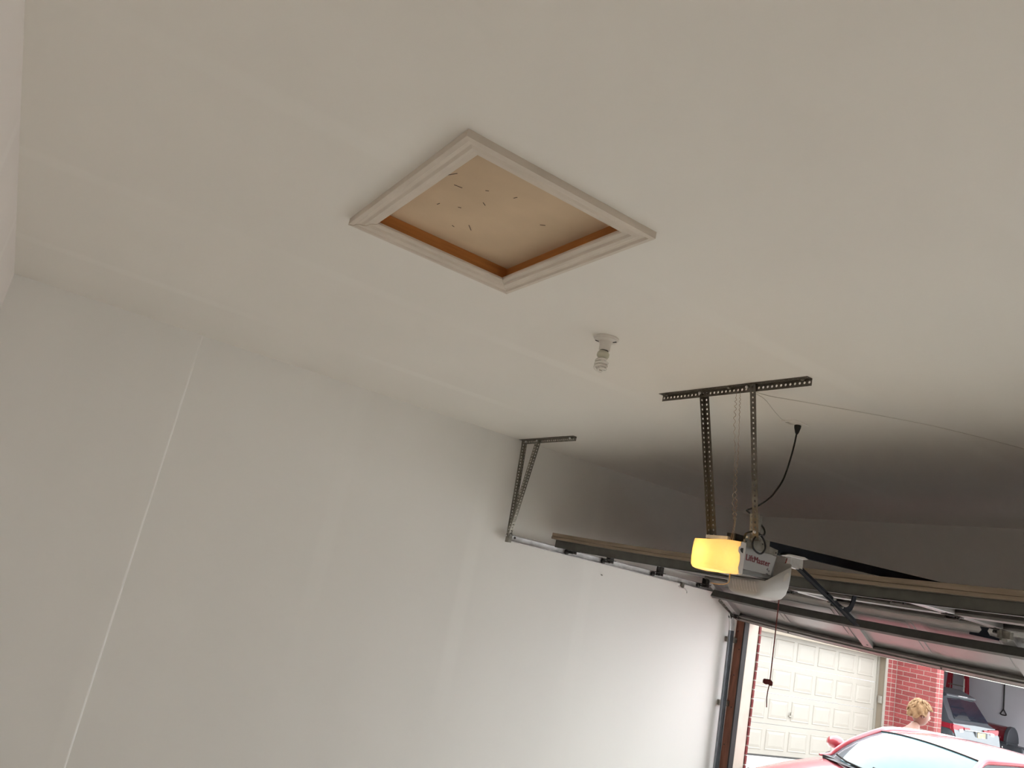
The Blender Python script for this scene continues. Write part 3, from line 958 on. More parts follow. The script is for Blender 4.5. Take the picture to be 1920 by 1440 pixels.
door = empty('door_1', (XC, 4.28, LIP), 'our own rolled-up sectional garage door seen from below', kind='structure')
STX = (1.56, 2.80, 4.04)
for k in range(4):
    # skin
    sec = dbox(MB(), k, DX0, DX1, 0.002, SEC - 0.002, -TH, -TH + 0.004).build('door_section', M_dsteel, door)
    WL[sec.name] = WL[door.name]
    dbox(MB(), k, DX0, DX1, 0.002, SEC - 0.002, -TH - 0.004, -TH - 0.0005).build('outer_face', M_dout, sec)
    for (v0, v1) in ((0.002, 0.055), (SEC - 0.055, SEC - 0.002)):
        dbox(MB(), k, DX0, DX1, v0, v1, -0.016, 0).build('edge_rail', M_rail_d, sec)
        vv = (v0, v0 + 0.004) if v0 < 0.1 else (v1 - 0.004, v1)
        dbox(MB(), k, DX0, DX1, vv[0], vv[1], -TH + 0.004, -0.016).build('edge_lip', M_rail_d, sec)
    for x in STX:
        dbox(MB(), k, x - 0.045, x + 0.045, 0.056, SEC - 0.056, -TH + 0.004, -0.002, 1).build('stile', M_dsteel, sec, bevel=0.003)
        for vh in (0.09, SEC - 0.09):
            MB().lathe([(0.008, 0), (0.008, 0.003)], DP(k, x + 0.01, vh, -0.002), (0, 0, -1), 8).build('stile_hole', M_slot, sec)
    for x0, x1 in ((DX0, DX0 + 0.07), (DX1 - 0.07, DX1)):
        dbox(MB(), k, x0, x1, 0.056, SEC - 0.056, -TH + 0.004, -0.001, 1).build('end_stile', M_dsteel, sec)
    for i in range(8):
        xa_ = DX0 + 0.085 + i * 0.6495
        mb = dbox(MB(), k, xa_ + 0.03, xa_ + 0.60, 0.10, SEC - 0.10, -TH + 0.004, -TH + 0.010, 1)
        dbox(mb, k, xa_ + 0.07, xa_ + 0.56, 0.14, SEC - 0.14, -TH + 0.010, -TH + 0.015, 1)
        mb.build('embossed_panel', M_dsteel, sec, bevel=0.003)
# tan top edge of the door
dbox(MB(), 0, DX0 - 0.012, DX1 + 0.012, -0.022, 0.004, -TH - 0.004, -0.022).build('top_edge', M_dwood, door, bevel=0.003)
dbox(MB(), 0, DX0 - 0.012, DX1 + 0.012, -0.026, 0.004, -0.021, -0.001).build('top_edge', M_dwood, door, bevel=0.003)
# struts: top one and the one on the leaning bottom section
def strut(k, v, hgt, x0, x1):
    mb = dbox(MB(), k, x0, x1, v, v + 0.004, 0.001, hgt)
    dbox(mb, k, x0, x1, v, v + 0.030, hgt - 0.004, hgt)
    dbox(mb, k, x0, x1, v + 0.028, v + 0.032, 0.001, hgt)
    dbox(mb, k, x0, x1, v + 0.032, v + 0.06, 0.001, 0.004)
    mb.build('strut', M_strut, door)


strut(0, 0.004, 0.062, DX0 + 0.02, DX1 - 0.02)
strut(3, 0.165, 0.070, DX0 + 0.02, DX1 - 0.02)
# hinges at the joints and rollers at the track
for k in (1, 2, 3):
    for x in STX:
        hg = MB()
        (y, z), _ = FR[k]
        z += sag(x)
        hg.box((x - 0.04, y - 0.062, z - 0.006), (x + 0.04, y - 0.012, z - 0.001))
        hg.box((x - 0.04, y + 0.012, z - 0.008), (x + 0.04, y + 0.062, z - 0.003))
        hg.tube([(x - 0.045, y, z - 0.020), (x + 0.045, y, z - 0.020)], 0.010, 8)
        hg.box((x - 0.036, y - 0.02, z - 0.022), (x - 0.026, y + 0.02, z - 0.002)).box((x + 0.026, y - 0.02, z - 0.022), (x + 0.036, y + 0.02, z - 0.002))
        hg.build('hinge', M_hinge, door)
for k, (y, z) in enumerate(((4.47, 2.273), (4.89, 2.272), (5.50, 2.270), (6.11, 2.268), (6.61, 2.045))):
    rl = MB().lathe([(0.021, 0), (0.0225, 0.006), (0.0225, 0.014), (0.012, 0.018)], (0.064, y, z), (1, 0, 0), 14)
    rl.tube([(0.08, y, z), (0.20, y, z)], 0.0055, 6)
    rl.box((0.12, y - 0.045, z + 0.012), (0.19, y + 0.045, z + 0.018)).box((0.13, y - 0.02, z - 0.012), (0.14, y + 0.02, z + 0.07)).box((0.175, y - 0.02, z - 0.012), (0.185, y + 0.02, z + 0.07))
    rl.build('roller', M_hinge, door)
# bottom seal, astragal and lock handle
dbox(MB(), 3, DX0, DX1, SEC - 0.03, SEC + 0.004, -TH - 0.004, 0.012).build('bottom_bracket', M_rail_d, door)
dbox(MB(), 3, DX0, DX1, SEC + 0.004, SEC + 0.030, -TH + 0.006, 0.004).build('bottom_seal', M_seal, door, bevel=0.006)
for x in (0.75, 2.15, 3.5, 4.9):
    MB().lathe([(0.008, 0), (0.006, 0.007)], DP(3, x, SEC - 0.015, 0.012), (0, -0.5, -0.85), 8).build('seal_screw', M_hinge, door)
lk = MB()
(y, z), _ = FR[2]
lk.prism([(-0.085, -0.012), (0.085, -0.018), (0.085, -0.004), (0.03, 0.004), (0.016, 0.030), (0.026, 0.052), (-0.026, 0.052), (-0.016, 0.030), (-0.03, 0.006), (-0.085, 0.004)],
         (2.80, 5.90, 2.212), (0.80, 0.60, 0), (0, 0, 1), (0.012, -0.016, 0))
lk.build('lock_handle', M_black, door)
MB().box((2.84, 5.985, 2.215), (2.92, 6.03, 2.262)).box((2.86, 5.97, 2.20), (2.875, 6.05, 2.27)).build('lock_body', M_galv, door)
# arm bracket in the middle of the top section
MB().box((2.775, 4.42, 2.250), (2.825, 4.62, 2.290)).build('arm_bracket', M_galv, door)

# ================================================================== OUTSIDE: driveway and neighbouring building
gr = MB().box((-40, D + 0.18, -0.3), (45, 60, -0.004)).build('driveway', M_drive)
struct(gr, 'pale concrete driveway court')
wg = MB().box((7.7, D + 0.25, 0), (8.1, 26, 3.2)).build('wall_sky_blocker', M_nwall)  # added out of view to cut low sky light on the left wall
struct(wg, 'unseen pale wall added on the right to block low sky light')
NX = -3.60           # brick face of the bay with the closed door
PX = -2.825          # brick face of the open bay
PY = 15.80           # jog wall
OY1 = 16.07          # open bay starts
OY2 = 20.95
NT = 2.035           # head height
bd = empty('brick_building', (NX, 14, 0), 'red brick building with two garage bays across the driveway', 'building')
mo = MB()
mo.box((NX - 0.12, 15.472, 0), (NX - 0.004, PY + 0.1, NT))                       # pier return
mo.box((NX - 0.12, PY + 0.004, 0), (PX - 0.004, OY1 - 0.005, NT))                # jog
mo.build('mortar_wall', M_mortar, bd)
up = MB().box((NX - 0.25, 7.05, NT + 0.09), (NX, PY + 0.3, 2.9)).box((NX - 0.25, PY, NT + 0.09), (PX, 24, 2.9)).box((NX - 0.25, 7.1, 0), (NX, 10.30, NT + 0.1))
up.box((PX - 0.2, OY2 + 0.02, 0), (PX, 24, NT + 0.1))
up.build('upper_wall', M_bwall, bd)
hd = MB().box((NX - 0.16, 10.30, NT - 0.01), (NX + 0.02, 15.47, NT + 0.09)).build('bay_header', M_creamt, bd)
MB().box((PX - 0.12, OY1, NT - 0.035), (PX + 0.02, OY2 + 0.1, NT + 0.09)).build('bay_header', M_xtrim, bd)
# pier bricks, one by one
br_long = MB().box((0, 0, 0), (0.257, 0.10, 0.0775)).build('brick', M_brick, bd, bevel=0.004, local=True)
COURSE = 0.0876
first = True
BX0 = NX + 0.006
nrow = 23
for i in range(nrow):
    z = 0.008 + i * COURSE
    x = NX
    off = 0.0 if i % 2 else -0.1335
    while x + off < PX - 0.03:
        xa_ = max(NX + 0.004, x + off)
        xb_ = min(PX - 0.004, x + off + 0.257)
        if xb_ - xa_ > 0.03:
            if first:
                o = br_long
                first = False
            else:
                o = br_long.copy()
                COL.objects.link(o)
            o.parent = bd
            o.location = Vector((xa_, PY + random.uniform(-0.003, 0.001), z + random.uniform(-0.0015, 0.0015))) - WL[bd.name]
            o.scale = ((xb_ - xa_) / 0.257, 1, 1)
        x += 0.267
# header columns on the +x faces
br_head = MB().box((-0.09, 0, 0), (0, 0.150, 0.0775)).build('brick', M_brick, bd, bevel=0.004, local=True)
first = True
for i in range(nrow):
    z = 0.008 + i * COURSE
    for (xf, y0, wd) in ((NX, 15.477, 0.150), (NX, 15.642, 0.150), (PX, PY + 0.012, 0.110), (PX, PY + 0.137, 0.128)):
        if first:
            o = br_head
            first = False
        else:
            o = br_head.copy()
            COL.objects.link(o)
        o.parent = bd
        o.location = Vector((xf + random.uniform(-0.002, 0.002), y0, z + random.uniform(-0.0015, 0.0015))) - WL[bd.name]
        o.scale = (1, wd / 0.150, 1)
# right jamb of the closed bay and the box on it
jb = MB().box((NX - 0.17, 15.42, 0), (NX + 0.012, 15.468, NT)).build('bay_jamb', M_creamt, bd, bevel=0.004)
MB().box((NX - 0.17, 15.36, 0), (NX - 0.13, 15.42, NT)).build('bay_stop', M_xtrim, bd)
MB().box((NX - 0.005, 15.40, 0), (NX + 0.016, 15.468, NT)).build('bay_casing', M_xtrim, bd, bevel=0.003)
MB().box((NX - 0.095, 15.385, 1.165), (NX - 0.025, 15.42, 1.30)).build('keypad_box', M_xtrim, bd, bevel=0.006)
MB().box((NX - 0.2, 10.25, 0), (NX + 0.012, 10.32, NT)).build('bay_jamb', M_creamt, bd)
# interior of the open bay
inn_ = MB().box((-9.2, 21.55, 0), (PX - 0.1, 21.7, 2.75)).build('bay_side_wall', M_nwall, bd)
MB().box((-9.35, 15.7, 0), (-9.2, 21.7, 2.75)).build('bay_back_wall', M_nwall, bd)
MB().box((-9.3, 15.95, 0), (PX - 0.1, 16.05, 2.75)).build('bay_near_wall', M_nwall, bd)
MB().box((-9.3, 15.9, 2.75), (PX - 0.1, 21.7, 2.85)).build('bay_ceiling', M_nwall, bd)
MB().box((-9.3, 15.9, -0.01), (PX, 21.7, -0.002)).build('bay_floor', M_conc, bd)

# closed cream door, four sections of eight raised panels
d2 = empty('door_2', (NX - 0.15, 12.9, 0), 'closed cream panelled garage door across the driveway', kind='structure')
DXF = NX - 0.15
psrc = None
for k in range(4):
    z0 = 0.02 + k * 0.5035
    s_ = MB().box((DXF - 0.045, 10.33, z0 + 0.003), (DXF, 15.36, z0 + 0.5000)).build('door_section', M_cream, d2, bevel=0.004)
    for i in range(8):
        y0 = 10.42 + i * 0.615
        if psrc is None:
            mb = MB()
            a_, b_ = 0.52, 0.335
            fr_ = [(0, 0), (a_, 0), (a_, b_), (0, b_)]
            def ring(ins, xo):
                return [(xo, fr_[q][0] + (ins if q in (0, 3) else -ins), fr_[q][1] + (ins if q in (0, 1) else -ins)) for q in range(4)]
            rr_ = [ring(0, 0.001), ring(0.012, -0.012 + 0.024), ring(0.03, 0.006), ring(0.075, 0.015)]
            mb.grid(rr_, closed=True)
            mb.f.append((12, 13, 14, 15))
            psrc = mb.build('raised_panel', M_cream, s_, local=True)
            o = psrc
        else:
            o = psrc.copy()
            COL.objects.link(o)
            o.parent = s_
        o.location = Vector((DXF, y0, z0 + 0.083)) - WL[s_.name]
MB().box((DXF - 0.04, 10.33, 0.0), (DXF + 0.006, 15.36, 0.022)).build('bottom_seal', M_seal, d2)
hb = MB().lathe([(0.018, 0), (0.018, 0.012)], (DXF, 12.86, 0.70), (1, 0, 0), 12)
hb.bar((DXF + 0.025, 12.80, 0.70), (DXF + 0.025, 12.93, 0.695), 0.014, 0.02).bar((DXF + 0.02, 12.86, 0.66), (DXF + 0.02, 12.86, 0.76), 0.014, 0.014, (1, 0, 0))
hb.build('door_handle', M_galv, d2)

# ================================================================== RED CAR
car = empty('red_car', (1.07, 8.47, 0), 'red saloon car parked nose-in just outside the garage opening', 'car', rz=math.radians(169.6))


def mirror_rows(half):
    return [(-p[0], p[1], p[2]) for p in half[::-1]] + [tuple(p) for p in half[1:]]


ST = [(1.78, .50, .52, .46), (1.74, .68, .60, .53), (1.62, .80, .68, .60), (1.40, .86, .75, .68), (1.0, .89, .835, .775), (.70, .895, .885, .835), (.50, .90, .905, .87), (.2, .90, .91, .90), (-.6, .90, .92, .92),
      (-1.4, .90, .94, .94), (-2.0, .895, .97, .965), (-2.4, .88, .99, .965), (-2.7, .84, .985, .94), (-2.84, .76, .90, .84), (-2.88, .66, .74, .70)]
rows = []
for (y, w_, zc, ze) in ST:
    half = [(0, y, zc), (.35 * w_, y, zc - .004), (.65 * w_, y, zc * .55 + ze * .45 + .004), (.86 * w_, y, ze), (.955 * w_, y, ze - .05), (w_, y, ze - .16), (.995 * w_, y, .50), (.965 * w_, y, .32), (.86 * w_, y, .22), (0, y, .22)]
    rows.append(mirror_rows(half))
mb = MB().grid(rows)
n = len(rows[0])
mb.f.append(tuple(range(n)))
mb.f.append(tuple((len(rows) - 1) * n + i for i in range(n)))
mb.build('body', M_red, car, smooth=40, local=True)
def arcrow(half_w, yc, ye, zc, ze, n=12, pw=2.0):
    out = []
    for i in range(-n, n + 1):
        t = i / n
        out.append((half_w * t, yc + (ye - yc) * abs(t) ** pw, zc + (ze - zc) * abs(t) ** pw))
    return out


top = arcrow(.565, .075, -.02, 1.262, 1.222)
basew = arcrow(.715, .74, .47, .905, .895)
mid = arcrow(.650, .46, .27, 1.095, 1.070)
q1 = arcrow(.690, .61, .37, 1.005, .985)
q3 = arcrow(.610, .28, .13, 1.182, 1.150)
MB().grid([basew, q1, mid, q3, top]).build('windscreen', M_glass, car, smooth=True, local=True)
rf = [top, arcrow(.585, -.10, -.16, 1.292, 1.246), arcrow(.60, -.45, -.5, 1.325, 1.268), arcrow(.60, -.9, -.95, 1.330, 1.272), arcrow(.59, -1.3, -1.33, 1.306, 1.255), arcrow(.57, -1.62, -1.58, 1.262, 1.222)]
ro = MB().grid(rf).build('roof', M_red, car, smooth=True, local=True)
rg = [rf[-1], arcrow(.60, -1.95, -1.86, 1.15, 1.12), arcrow(.63, -2.3, -2.18, 1.0, .985)]
MB().grid(rg).build('rear_window', M_glass, car, smooth=True, local=True)
MB().tube([(p[0], p[1] + .004, p[2] + .004) for p in top], 0.0065, 6).build('windscreen_seal', M_seal, car, local=True)
for sx in (-1, 1):
    edge = [(sx * .745, .60, .885), (sx * .725, .47, .905), (sx * .695, .37, .990), (sx * .655, .27, 1.075), (sx * .615, .13, 1.155), (sx * .575, -.02, 1.228), (sx * .595, -.16, 1.250), (sx * .61, -.5, 1.270), (sx * .61, -.95, 1.274),
            (sx * .60, -1.33, 1.256), (sx * .58, -1.58, 1.222), (sx * .605, -1.86, 1.12), (sx * .645, -2.18, .98)]
    pe_ = spl(edge, 4)
    MB().tube(pe_, [.010 + .020 * min(1, i / 6, (len(pe_) - 1 - i) / 6) for i in range(len(pe_))], 8).build('pillar', M_red, car, smooth=60, local=True)
    belt = [(sx * .80, e[1], .90 + .02 * (e[1] < -1.5)) for e in edge[1:]]
    MB().grid([edge[1:], [(e[0] + sx * .06, e[1], (e[2] + .9) / 2 + .01) for e in edge[1:]], belt]).build('side_window', M_sglass, car, smooth=True, local=True)
    MB().bar((sx * .805, -.72, .90), (sx * .625, -.78, 1.262), .02, .07, (1, 0, 0)).build('centre_pillar', M_red, car, local=True)
    # mirror
    mh = MB().lathe([(0.02, -.09), (.065, -.06), (.082, 0), (.078, .03), (.07, .036)], (sx * .955, .17, .985), (0, -1, 0), 16)
    mh.v = [(q[0] + (q[0] - sx * .955) * .25, q[1], q[2] if q[2] > .985 else .985 - (.985 - q[2]) * .75) for q in mh.v]
    mh.bar((sx * .82, .22, .93), (sx * .92, .19, .95), .05, .025)
    mi = mh.build('mirror', M_red, car, smooth=50, local=True)
    MB().tube([(sx * .05, .755 - .02 * (sx > 0), .915), (sx * .30, .70, .925), (sx * .52, .60, .945)] if sx > 0 else [(-.62, .64, .915), (-.3, .71, .93), (-.02, .70, .955)], 0.010, 6).build('wiper', M_slot, car, local=True)
    for fy in (1.02, -1.75):
        wh = MB().lathe([(.12, 0), (.30, 0.005), (.325, .03), (.325, .19), (.30, .215), (.12, .215)], (sx * .70, fy, .325), (sx, 0, 0), 28).build('wheel', M_tyre, car, smooth=40, local=True)
        rm = MB().lathe([(.03, 0), (.05, .012), (.20, .004), (.215, 0)], (sx * .913, fy, .325), (sx, 0, 0), 20)
        WL[wh.name] = Vector((0, 0, 0))
        rm.build('rim', M_alloy, wh, local=True)
    MB().lathe([(0.0, 0), (.09, .01), (.10, -.06)], (sx * .60, 1.625, .61), (sx * .35, 1, .35), 14).build('headlamp', M_clear, car, local=True)
    MB().box((sx * .5, -2.90, .72), (sx * .78, -2.80, .86)).build('tail_lamp', M_tail, car, local=True)
MB().grid([arcrow(.73, .80, .58, .902, .872), arcrow(.715, .745, .475, .906, .894)]).build('cowl', M_suvd, car, local=True)
MB().box((-.68, .05, .72), (.68, .62, .90)).build('dashboard', M_suvd, car, local=True)
for sx in (-.36, .36):
    rbox((sx - .24, -.75, .45), (sx + .24, -.55, 1.0), .05).build('seat', M_suvd, car, local=True)
MB().box((-.10, .10, 1.14), (.10, .13, 1.20)).build('rear_view_mirror', M_suvd, car, local=True)
MB().box((-.4, 1.72, .30), (.4, 1.80, .42)).build('grille', M_slot, car, local=True)

# ================================================================== GREY SUV in the open bay
YC = 18.30
sv = empty('grey_suv', (-5.6, YC, 0), 'grey sport utility vehicle parked inside the open bay, tail outward', 'car')
SS = [(-3.22, .88, .40, .55, .66, .68, .70, .86, .70), (-3.27, .95, .34, .55, .80, .86, .90, .90, .905), (-3.33, .975, .32, .55, .98, 1.03, 1.05, .84, 1.055), (-3.44, .985, .30, .55, 1.02, 1.07, 1.10, .80, 1.11), (-3.70, .99, .30, .55, 1.03, 1.09, 1.52, .66, 1.56),
      (-3.90, .995, .30, .55, 1.04, 1.10, 1.60, .68, 1.665), (-4.6, 1.0, .30, .55, 1.04, 1.10, 1.66, .70, 1.735), (-5.6, 1.0, .30, .55, 1.03, 1.09, 1.67, .70, 1.745), (-6.3, 1.0, .30, .55, 1.02, 1.08, 1.60, .68, 1.68),
      (-6.9, .99, .30, .55, 1.0, 1.06, 1.25, .72, 1.30), (-7.15, .98, .30, .55, .98, 1.03, 1.08, .74, 1.10), (-8.0, .93, .32, .55, .88, .93, .96, .6, .98), (-8.2, .80, .36, .55, .75, .80, .84, .5, .85)]
rows = []
for (x, w_, z0, z1, z2, z3, zr, wr, zc) in SS:
    w_ *= .92
    half = [(0, zc), (wr * .6, zc - .008), (wr * .92, (zr + zc) / 2 - .01), (wr, zr), (w_ * .945, z3), (w_ * .985, z2), (w_, (z1 + z2) / 2), (w_, z1), (w_ * .96, z0), (0, z0)]
    full = [(-a, b_) for a, b_ in half[::-1]] + half[1:]
    rows.append([(x, YC + a, b_) for a, b_ in full])
mb = MB().grid(rows)
n = len(rows[0])
mb.f.append(tuple(range(n)))
mb.f.append(tuple((len(rows) - 1) * n + i for i in range(n)))
mb.build('body', M_suv, sv, smooth=35)
MB().grid([[(-3.452 + 0.012, YC - .58, 1.125), (-3.43, YC, 1.125), (-3.44, YC + .80, 1.125)], [(-3.565, YC - .54, 1.32), (-3.55, YC, 1.325), (-3.565, YC + .73, 1.32)], [(-3.672, YC - .49, 1.50), (-3.66, YC, 1.525), (-3.672, YC + .66, 1.50)]]).build('rear_window', M_sglass, sv)
MB().prism([(-3.63, 1.545), (-3.645, 1.580), (-3.98, 1.695), (-3.98, 1.60), (-3.72, 1.50)], (0, YC - .56, 0), (1, 0, 0), (0, 0, 1), (0, 1.18, 0)).build('spoiler', M_suv, sv, bevel=0.006)
MB().box((-3.598, YC - .18, 1.567), (-3.590, YC + .18, 1.577)).build('brake_lamp', M_clear, sv)
for sy in (-1, 1):
    tl = MB().prism([(sy * .52, .84), (sy * .60, .79), (sy * .87, .85), (sy * .92, 1.00), (sy * .905, 1.035), (sy * .50, 1.01)], (-3.36, YC, 0), (0, 1, 0), (0, 0, 1), (.075, 0, 0)).build('tail_lamp', M_tail, sv, bevel=0.01)
    MB().prism([(sy * .54, .83), (sy * .68, .815), (sy * .70, .95), (sy * .56, .965)], (-3.29, YC, 0), (0, 1, 0), (0, 0, 1), (.02, 0, 0)).build('reverse_lamp', M_clear, sv)
    MB().box((-3.75, YC + sy * .900, .93), (-3.33, YC + sy * .926, 1.03)).build('side_lamp', M_tail, sv, bevel=0.01)
    MB().box((-3.30, YC + sy * .50, .965), (-3.275, YC + sy * .28, .995)).build('lamp_strip', M_tail, sv)
    for fx in (-4.15, -7.15):
        wh = MB().lathe([(.14, 0), (.34, .005), (.37, .03), (.37, .20), (.34, .225), (.14, .225)], (fx, YC + sy * .72, .37), (0, sy, 0), 28).build('wheel', M_tyre, sv, smooth=40)
        MB().lathe([(.03, 0), (.06, .012), (.23, .004), (.24, 0)], (fx, YC + sy * .943, .37), (0, sy, 0), 20).build('rim', M_alloy, wh)
    MB().grid([[(-4.2, YC + sy * .89, 1.12), (-5.2, YC + sy * .895, 1.12), (-6.5, YC + sy * .89, 1.10)], [(-4.15, YC + sy * .80, 1.52), (-5.2, YC + sy * .80, 1.58), (-6.2, YC + sy * .80, 1.50)]]).build('side_window', M_sglass, sv)
MB().box((-3.285, YC - .50, .950), (-3.262, YC + .50, .962)).build('chrome_strip', M_chrome, sv)
MB().box((-3.30, YC - .10, .815), (-3.255, YC + .38, .945)).build('plate_recess', M_suvd, sv)
MB().box((-3.256, YC - .015, .835), (-3.250, YC + .295, .935)).build('number_plate', M_plate, sv)
MB().box((-3.24, YC - .74, .42), (-3.205, YC + .74, .56)).build('bumper_trim', M_suvd, sv, bevel=0.01)
MB().box((-3.24, YC - .7, .66), (-3.214, YC + .7, .69)).build('bumper_strip', M_chrome, sv)

# ================================================================== GRILL, LADDER, SHOVEL
GX, GY = -4.10, 20.55
gl = empty('gas_grill', (GX, GY + .25, 0), 'gas barbecue grill with a maroon lid beside the grey vehicle', 'grill')
pf = [(0.0, .775)] + [(.26 - .26 * math.cos(math.radians(a)), .80 + .30 * math.sin(math.radians(a))) for a in range(0, 181, 15)] + [(.52, .775)]
MB().prism(pf, (GX - .36, GY, 0), (0, 1, 0), (0, 0, 1), (.66, 0, 0)).build('lid', M_glid, gl, smooth=30)
pe = [(-.012, .765)] + [(.26 - .275 * math.cos(math.radians(a)), .80 + .315 * math.sin(math.radians(a))) for a in range(0, 181, 15)] + [(.532, .765)]
for x0 in (GX - .44, GX + .30):
    MB().prism(pe, (x0, GY, 0), (0, 1, 0), (0, 0, 1), (.08, 0, 0)).build('lid_end', M_gblk, gl, bevel=0.01)
MB().tube([(GX - .25, GY - .045, .86), (GX + .2, GY - .045, .86)], .011, 8).build('lid_handle', M_chrome, gl)
MB().box((GX - .44, GY - .02, .56), (GX + .38, GY + .5, .765)).build('firebox', M_gblk, gl, bevel=0.008)
MB().box((GX - .48, GY - .07, .58), (GX + .72, GY - .01, .72)).build('control_panel', M_gblk, gl, bevel=0.008)
for i in range(4):
    kb = MB().lathe([(.030, 0), (.028, .02), (.020, .035)], (GX - .36 + i * .22, GY - .07, .65), (0, -1, 0), 12).build('knob', M_chrome, gl)
for sx in (-.84, .40):
    MB().box((GX + sx, GY - .02, .70), (GX + sx + .40, GY + .48, .735)).build('side_shelf', M_gblk, gl, bevel=0.006)
MB().box((GX - .42, GY + .02, .10), (GX + .36, GY + .46, .56)).build('cabinet', M_gblk, gl)
for (sx, sy) in ((-.40, .04), (.34, .04), (-.40, .44), (.34, .44)):
    MB().lathe([(.04, -.02), (.045, 0), (.04, .02)], (GX + sx, GY + sy, .045), (0, 1, 0), 12).build('castor', M_tyre, gl)

ld = empty('step_ladder', (-5.27, 21.35, 0), 'red fibreglass step ladder standing behind the grey vehicle', 'ladder')
for sx in (-1, 1):
    MB().bar((-5.27 + sx * .27, 21.10, 0), (-5.27 + sx * .19, 21.36, 2.35), .03, .085, (1, 0, 0)).build('side_rail', M_ladr, ld)
    MB().bar((-5.27 + sx * .25, 21.50, 0), (-5.27 + sx * .19, 21.42, 2.30), .025, .03, (1, 0, 0)).build('rear_rail', M_ladr, ld)
for i in range(7):
    t = (i + 1) / 8
    MB().box((-5.27 - .26 + .07 * t, 21.08 + .26 * t, 2.35 * t - .012), (-5.27 + .26 - .07 * t, 21.18 + .26 * t, 2.35 * t + .012)).build('step', M_galv, ld)
MB().box((-5.55, 21.28, 2.34), (-5.09, 21.46, 2.40)).build('top_cap', M_ladr, ld, bevel=0.01)
MB().box((-5.27 + .195, 21.212, 1.62), (-5.27 + .225, 21.222, 1.95)).build('warning_label', M_wwire, ld)

sh = empty('shovel', (-4.27, 21.52, 1.30), 'black long-handled shovel hung upside down on the grey wall', 'shovel')
MB().tube([(-4.27, 21.515, 1.43), (-4.27, 21.515, 2.35)], .014, 8).build('shaft', M_cable, sh)
MB().tube(spl([(-4.27, 21.515, 1.44), (-4.315, 21.515, 1.37), (-4.335, 21.515, 1.325), (-4.31, 21.515, 1.312), (-4.27, 21.515, 1.310), (-4.23, 21.515, 1.312), (-4.205, 21.515, 1.325), (-4.225, 21.515, 1.37), (-4.27, 21.515, 1.44)], 3), .012, 8).build('grip', M_cable, sh)
MB().grid([[(-4.30, 21.52, 2.33), (-4.27, 21.50, 2.33), (-4.24, 21.52, 2.33)], [(-4.38, 21.52, 2.40), (-4.27, 21.47, 2.40), (-4.16, 21.52, 2.40)], [(-4.38, 21.52, 2.60), (-4.27, 21.47, 2.60), (-4.16, 21.52, 2.60)], [(-4.29, 21.52, 2.70), (-4.27, 21.50, 2.70), (-4.25, 21.52, 2.70)]]).build('blade', M_galvd, sh)

# ================================================================== PERSON leaning behind the car
FW = Vector((0.50, 0.86, 0)).normalized()          # the way the person faces
PB = Vector((-0.30, 10.05, 0))
pr = empty('person', PB, 'person with short blond hair in a pale top leaning behind the red car', 'person', rz=math.atan2(-FW.x, FW.y))
# local frame: +y forward, +x right, z up
J = {'pel': (0, .20, .88), 'waist': (0, .24, 1.00), 'chest': (0, .29, 1.10), 'neck': (0, .345, 1.22), 'nk2': (0, .38, 1.31),
     'shL': (-.16, .30, 1.13), 'elL': (-.22, .36, .90), 'wrL': (-.18, .54, .80), 'haL': (-.16, .61, .79),
     'shR': (.16, .30, 1.13), 'elR': (.22, .36, .90), 'wrR': (.18, .54, .80), 'haR': (.16, .61, .79),
     'hpL': (-.09, .20, .84), 'knL': (-.10, .27, .46), 'anL': (-.10, .19, .09), 'toL': (-.11, .34, .04),
     'hpR': (.09, .20, .84), 'knR': (.10, .29, .46), 'anR': (.10, .21, .09), 'toR': (.11, .36, .04)}
RD = {'pel': .145, 'waist': .13, 'chest': .13, 'neck': .065, 'nk2': .056, 'sh': .065, 'el': .042, 'wr': .03, 'ha': .034, 'hp': .095, 'kn': .06, 'an': .045, 'to': .035}
ED = [('pel', 'waist'), ('waist', 'chest'), ('chest', 'neck'), ('neck', 'nk2')]
for s_ in 'LR':
    ED += [('chest', 'sh' + s_), ('sh' + s_, 'el' + s_), ('el' + s_, 'wr' + s_), ('wr' + s_, 'ha' + s_), ('pel', 'hp' + s_), ('hp' + s_, 'kn' + s_), ('kn' + s_, 'an' + s_), ('an' + s_, 'to' + s_)]


def skin_part(name, keys, m, scale=1.0, root=None):
    ks = list(keys)
    me = bpy.data.meshes.new(name)
    me.from_pydata([J[q] for q in ks], [(ks.index(a), ks.index(b_)) for a, b_ in ED if a in ks and b_ in ks], [])
    o = bpy.data.objects.new(name, me)
    COL.objects.link(o)
    o.parent = pr
    me.materials.append(m)
    mo_ = o.modifiers.new('skin', 'SKIN')
    mo_.use_smooth_shade = True
    for i, q in enumerate(ks):
        r = RD.get(q) or RD[q[:2]]
        sv_ = me.skin_vertices[0].data[i]
        sv_.radius = (r * scale, r * scale)
        sv_.use_root = (q == (root or ks[0]))
    su = o.modifiers.new('sub', 'SUBSURF')
    su.levels = su.render_levels = 2
    return o


skin_part('body', J.keys(), M_skin, 1.0, 'pel')
skin_part('pale_top', ['waist', 'chest', 'shL', 'elL', 'shR', 'elR', 'pel'], M_top, 1.10, 'pel')
skin_part('trousers', ['pel', 'hpL', 'knL', 'anL', 'hpR', 'knR', 'anR'], M_jean, 1.10, 'pel')
skin_part('shoe', ['anL', 'toL'], M_shoe, 1.2)
skin_part('shoe', ['anR', 'toR'], M_shoe, 1.2)
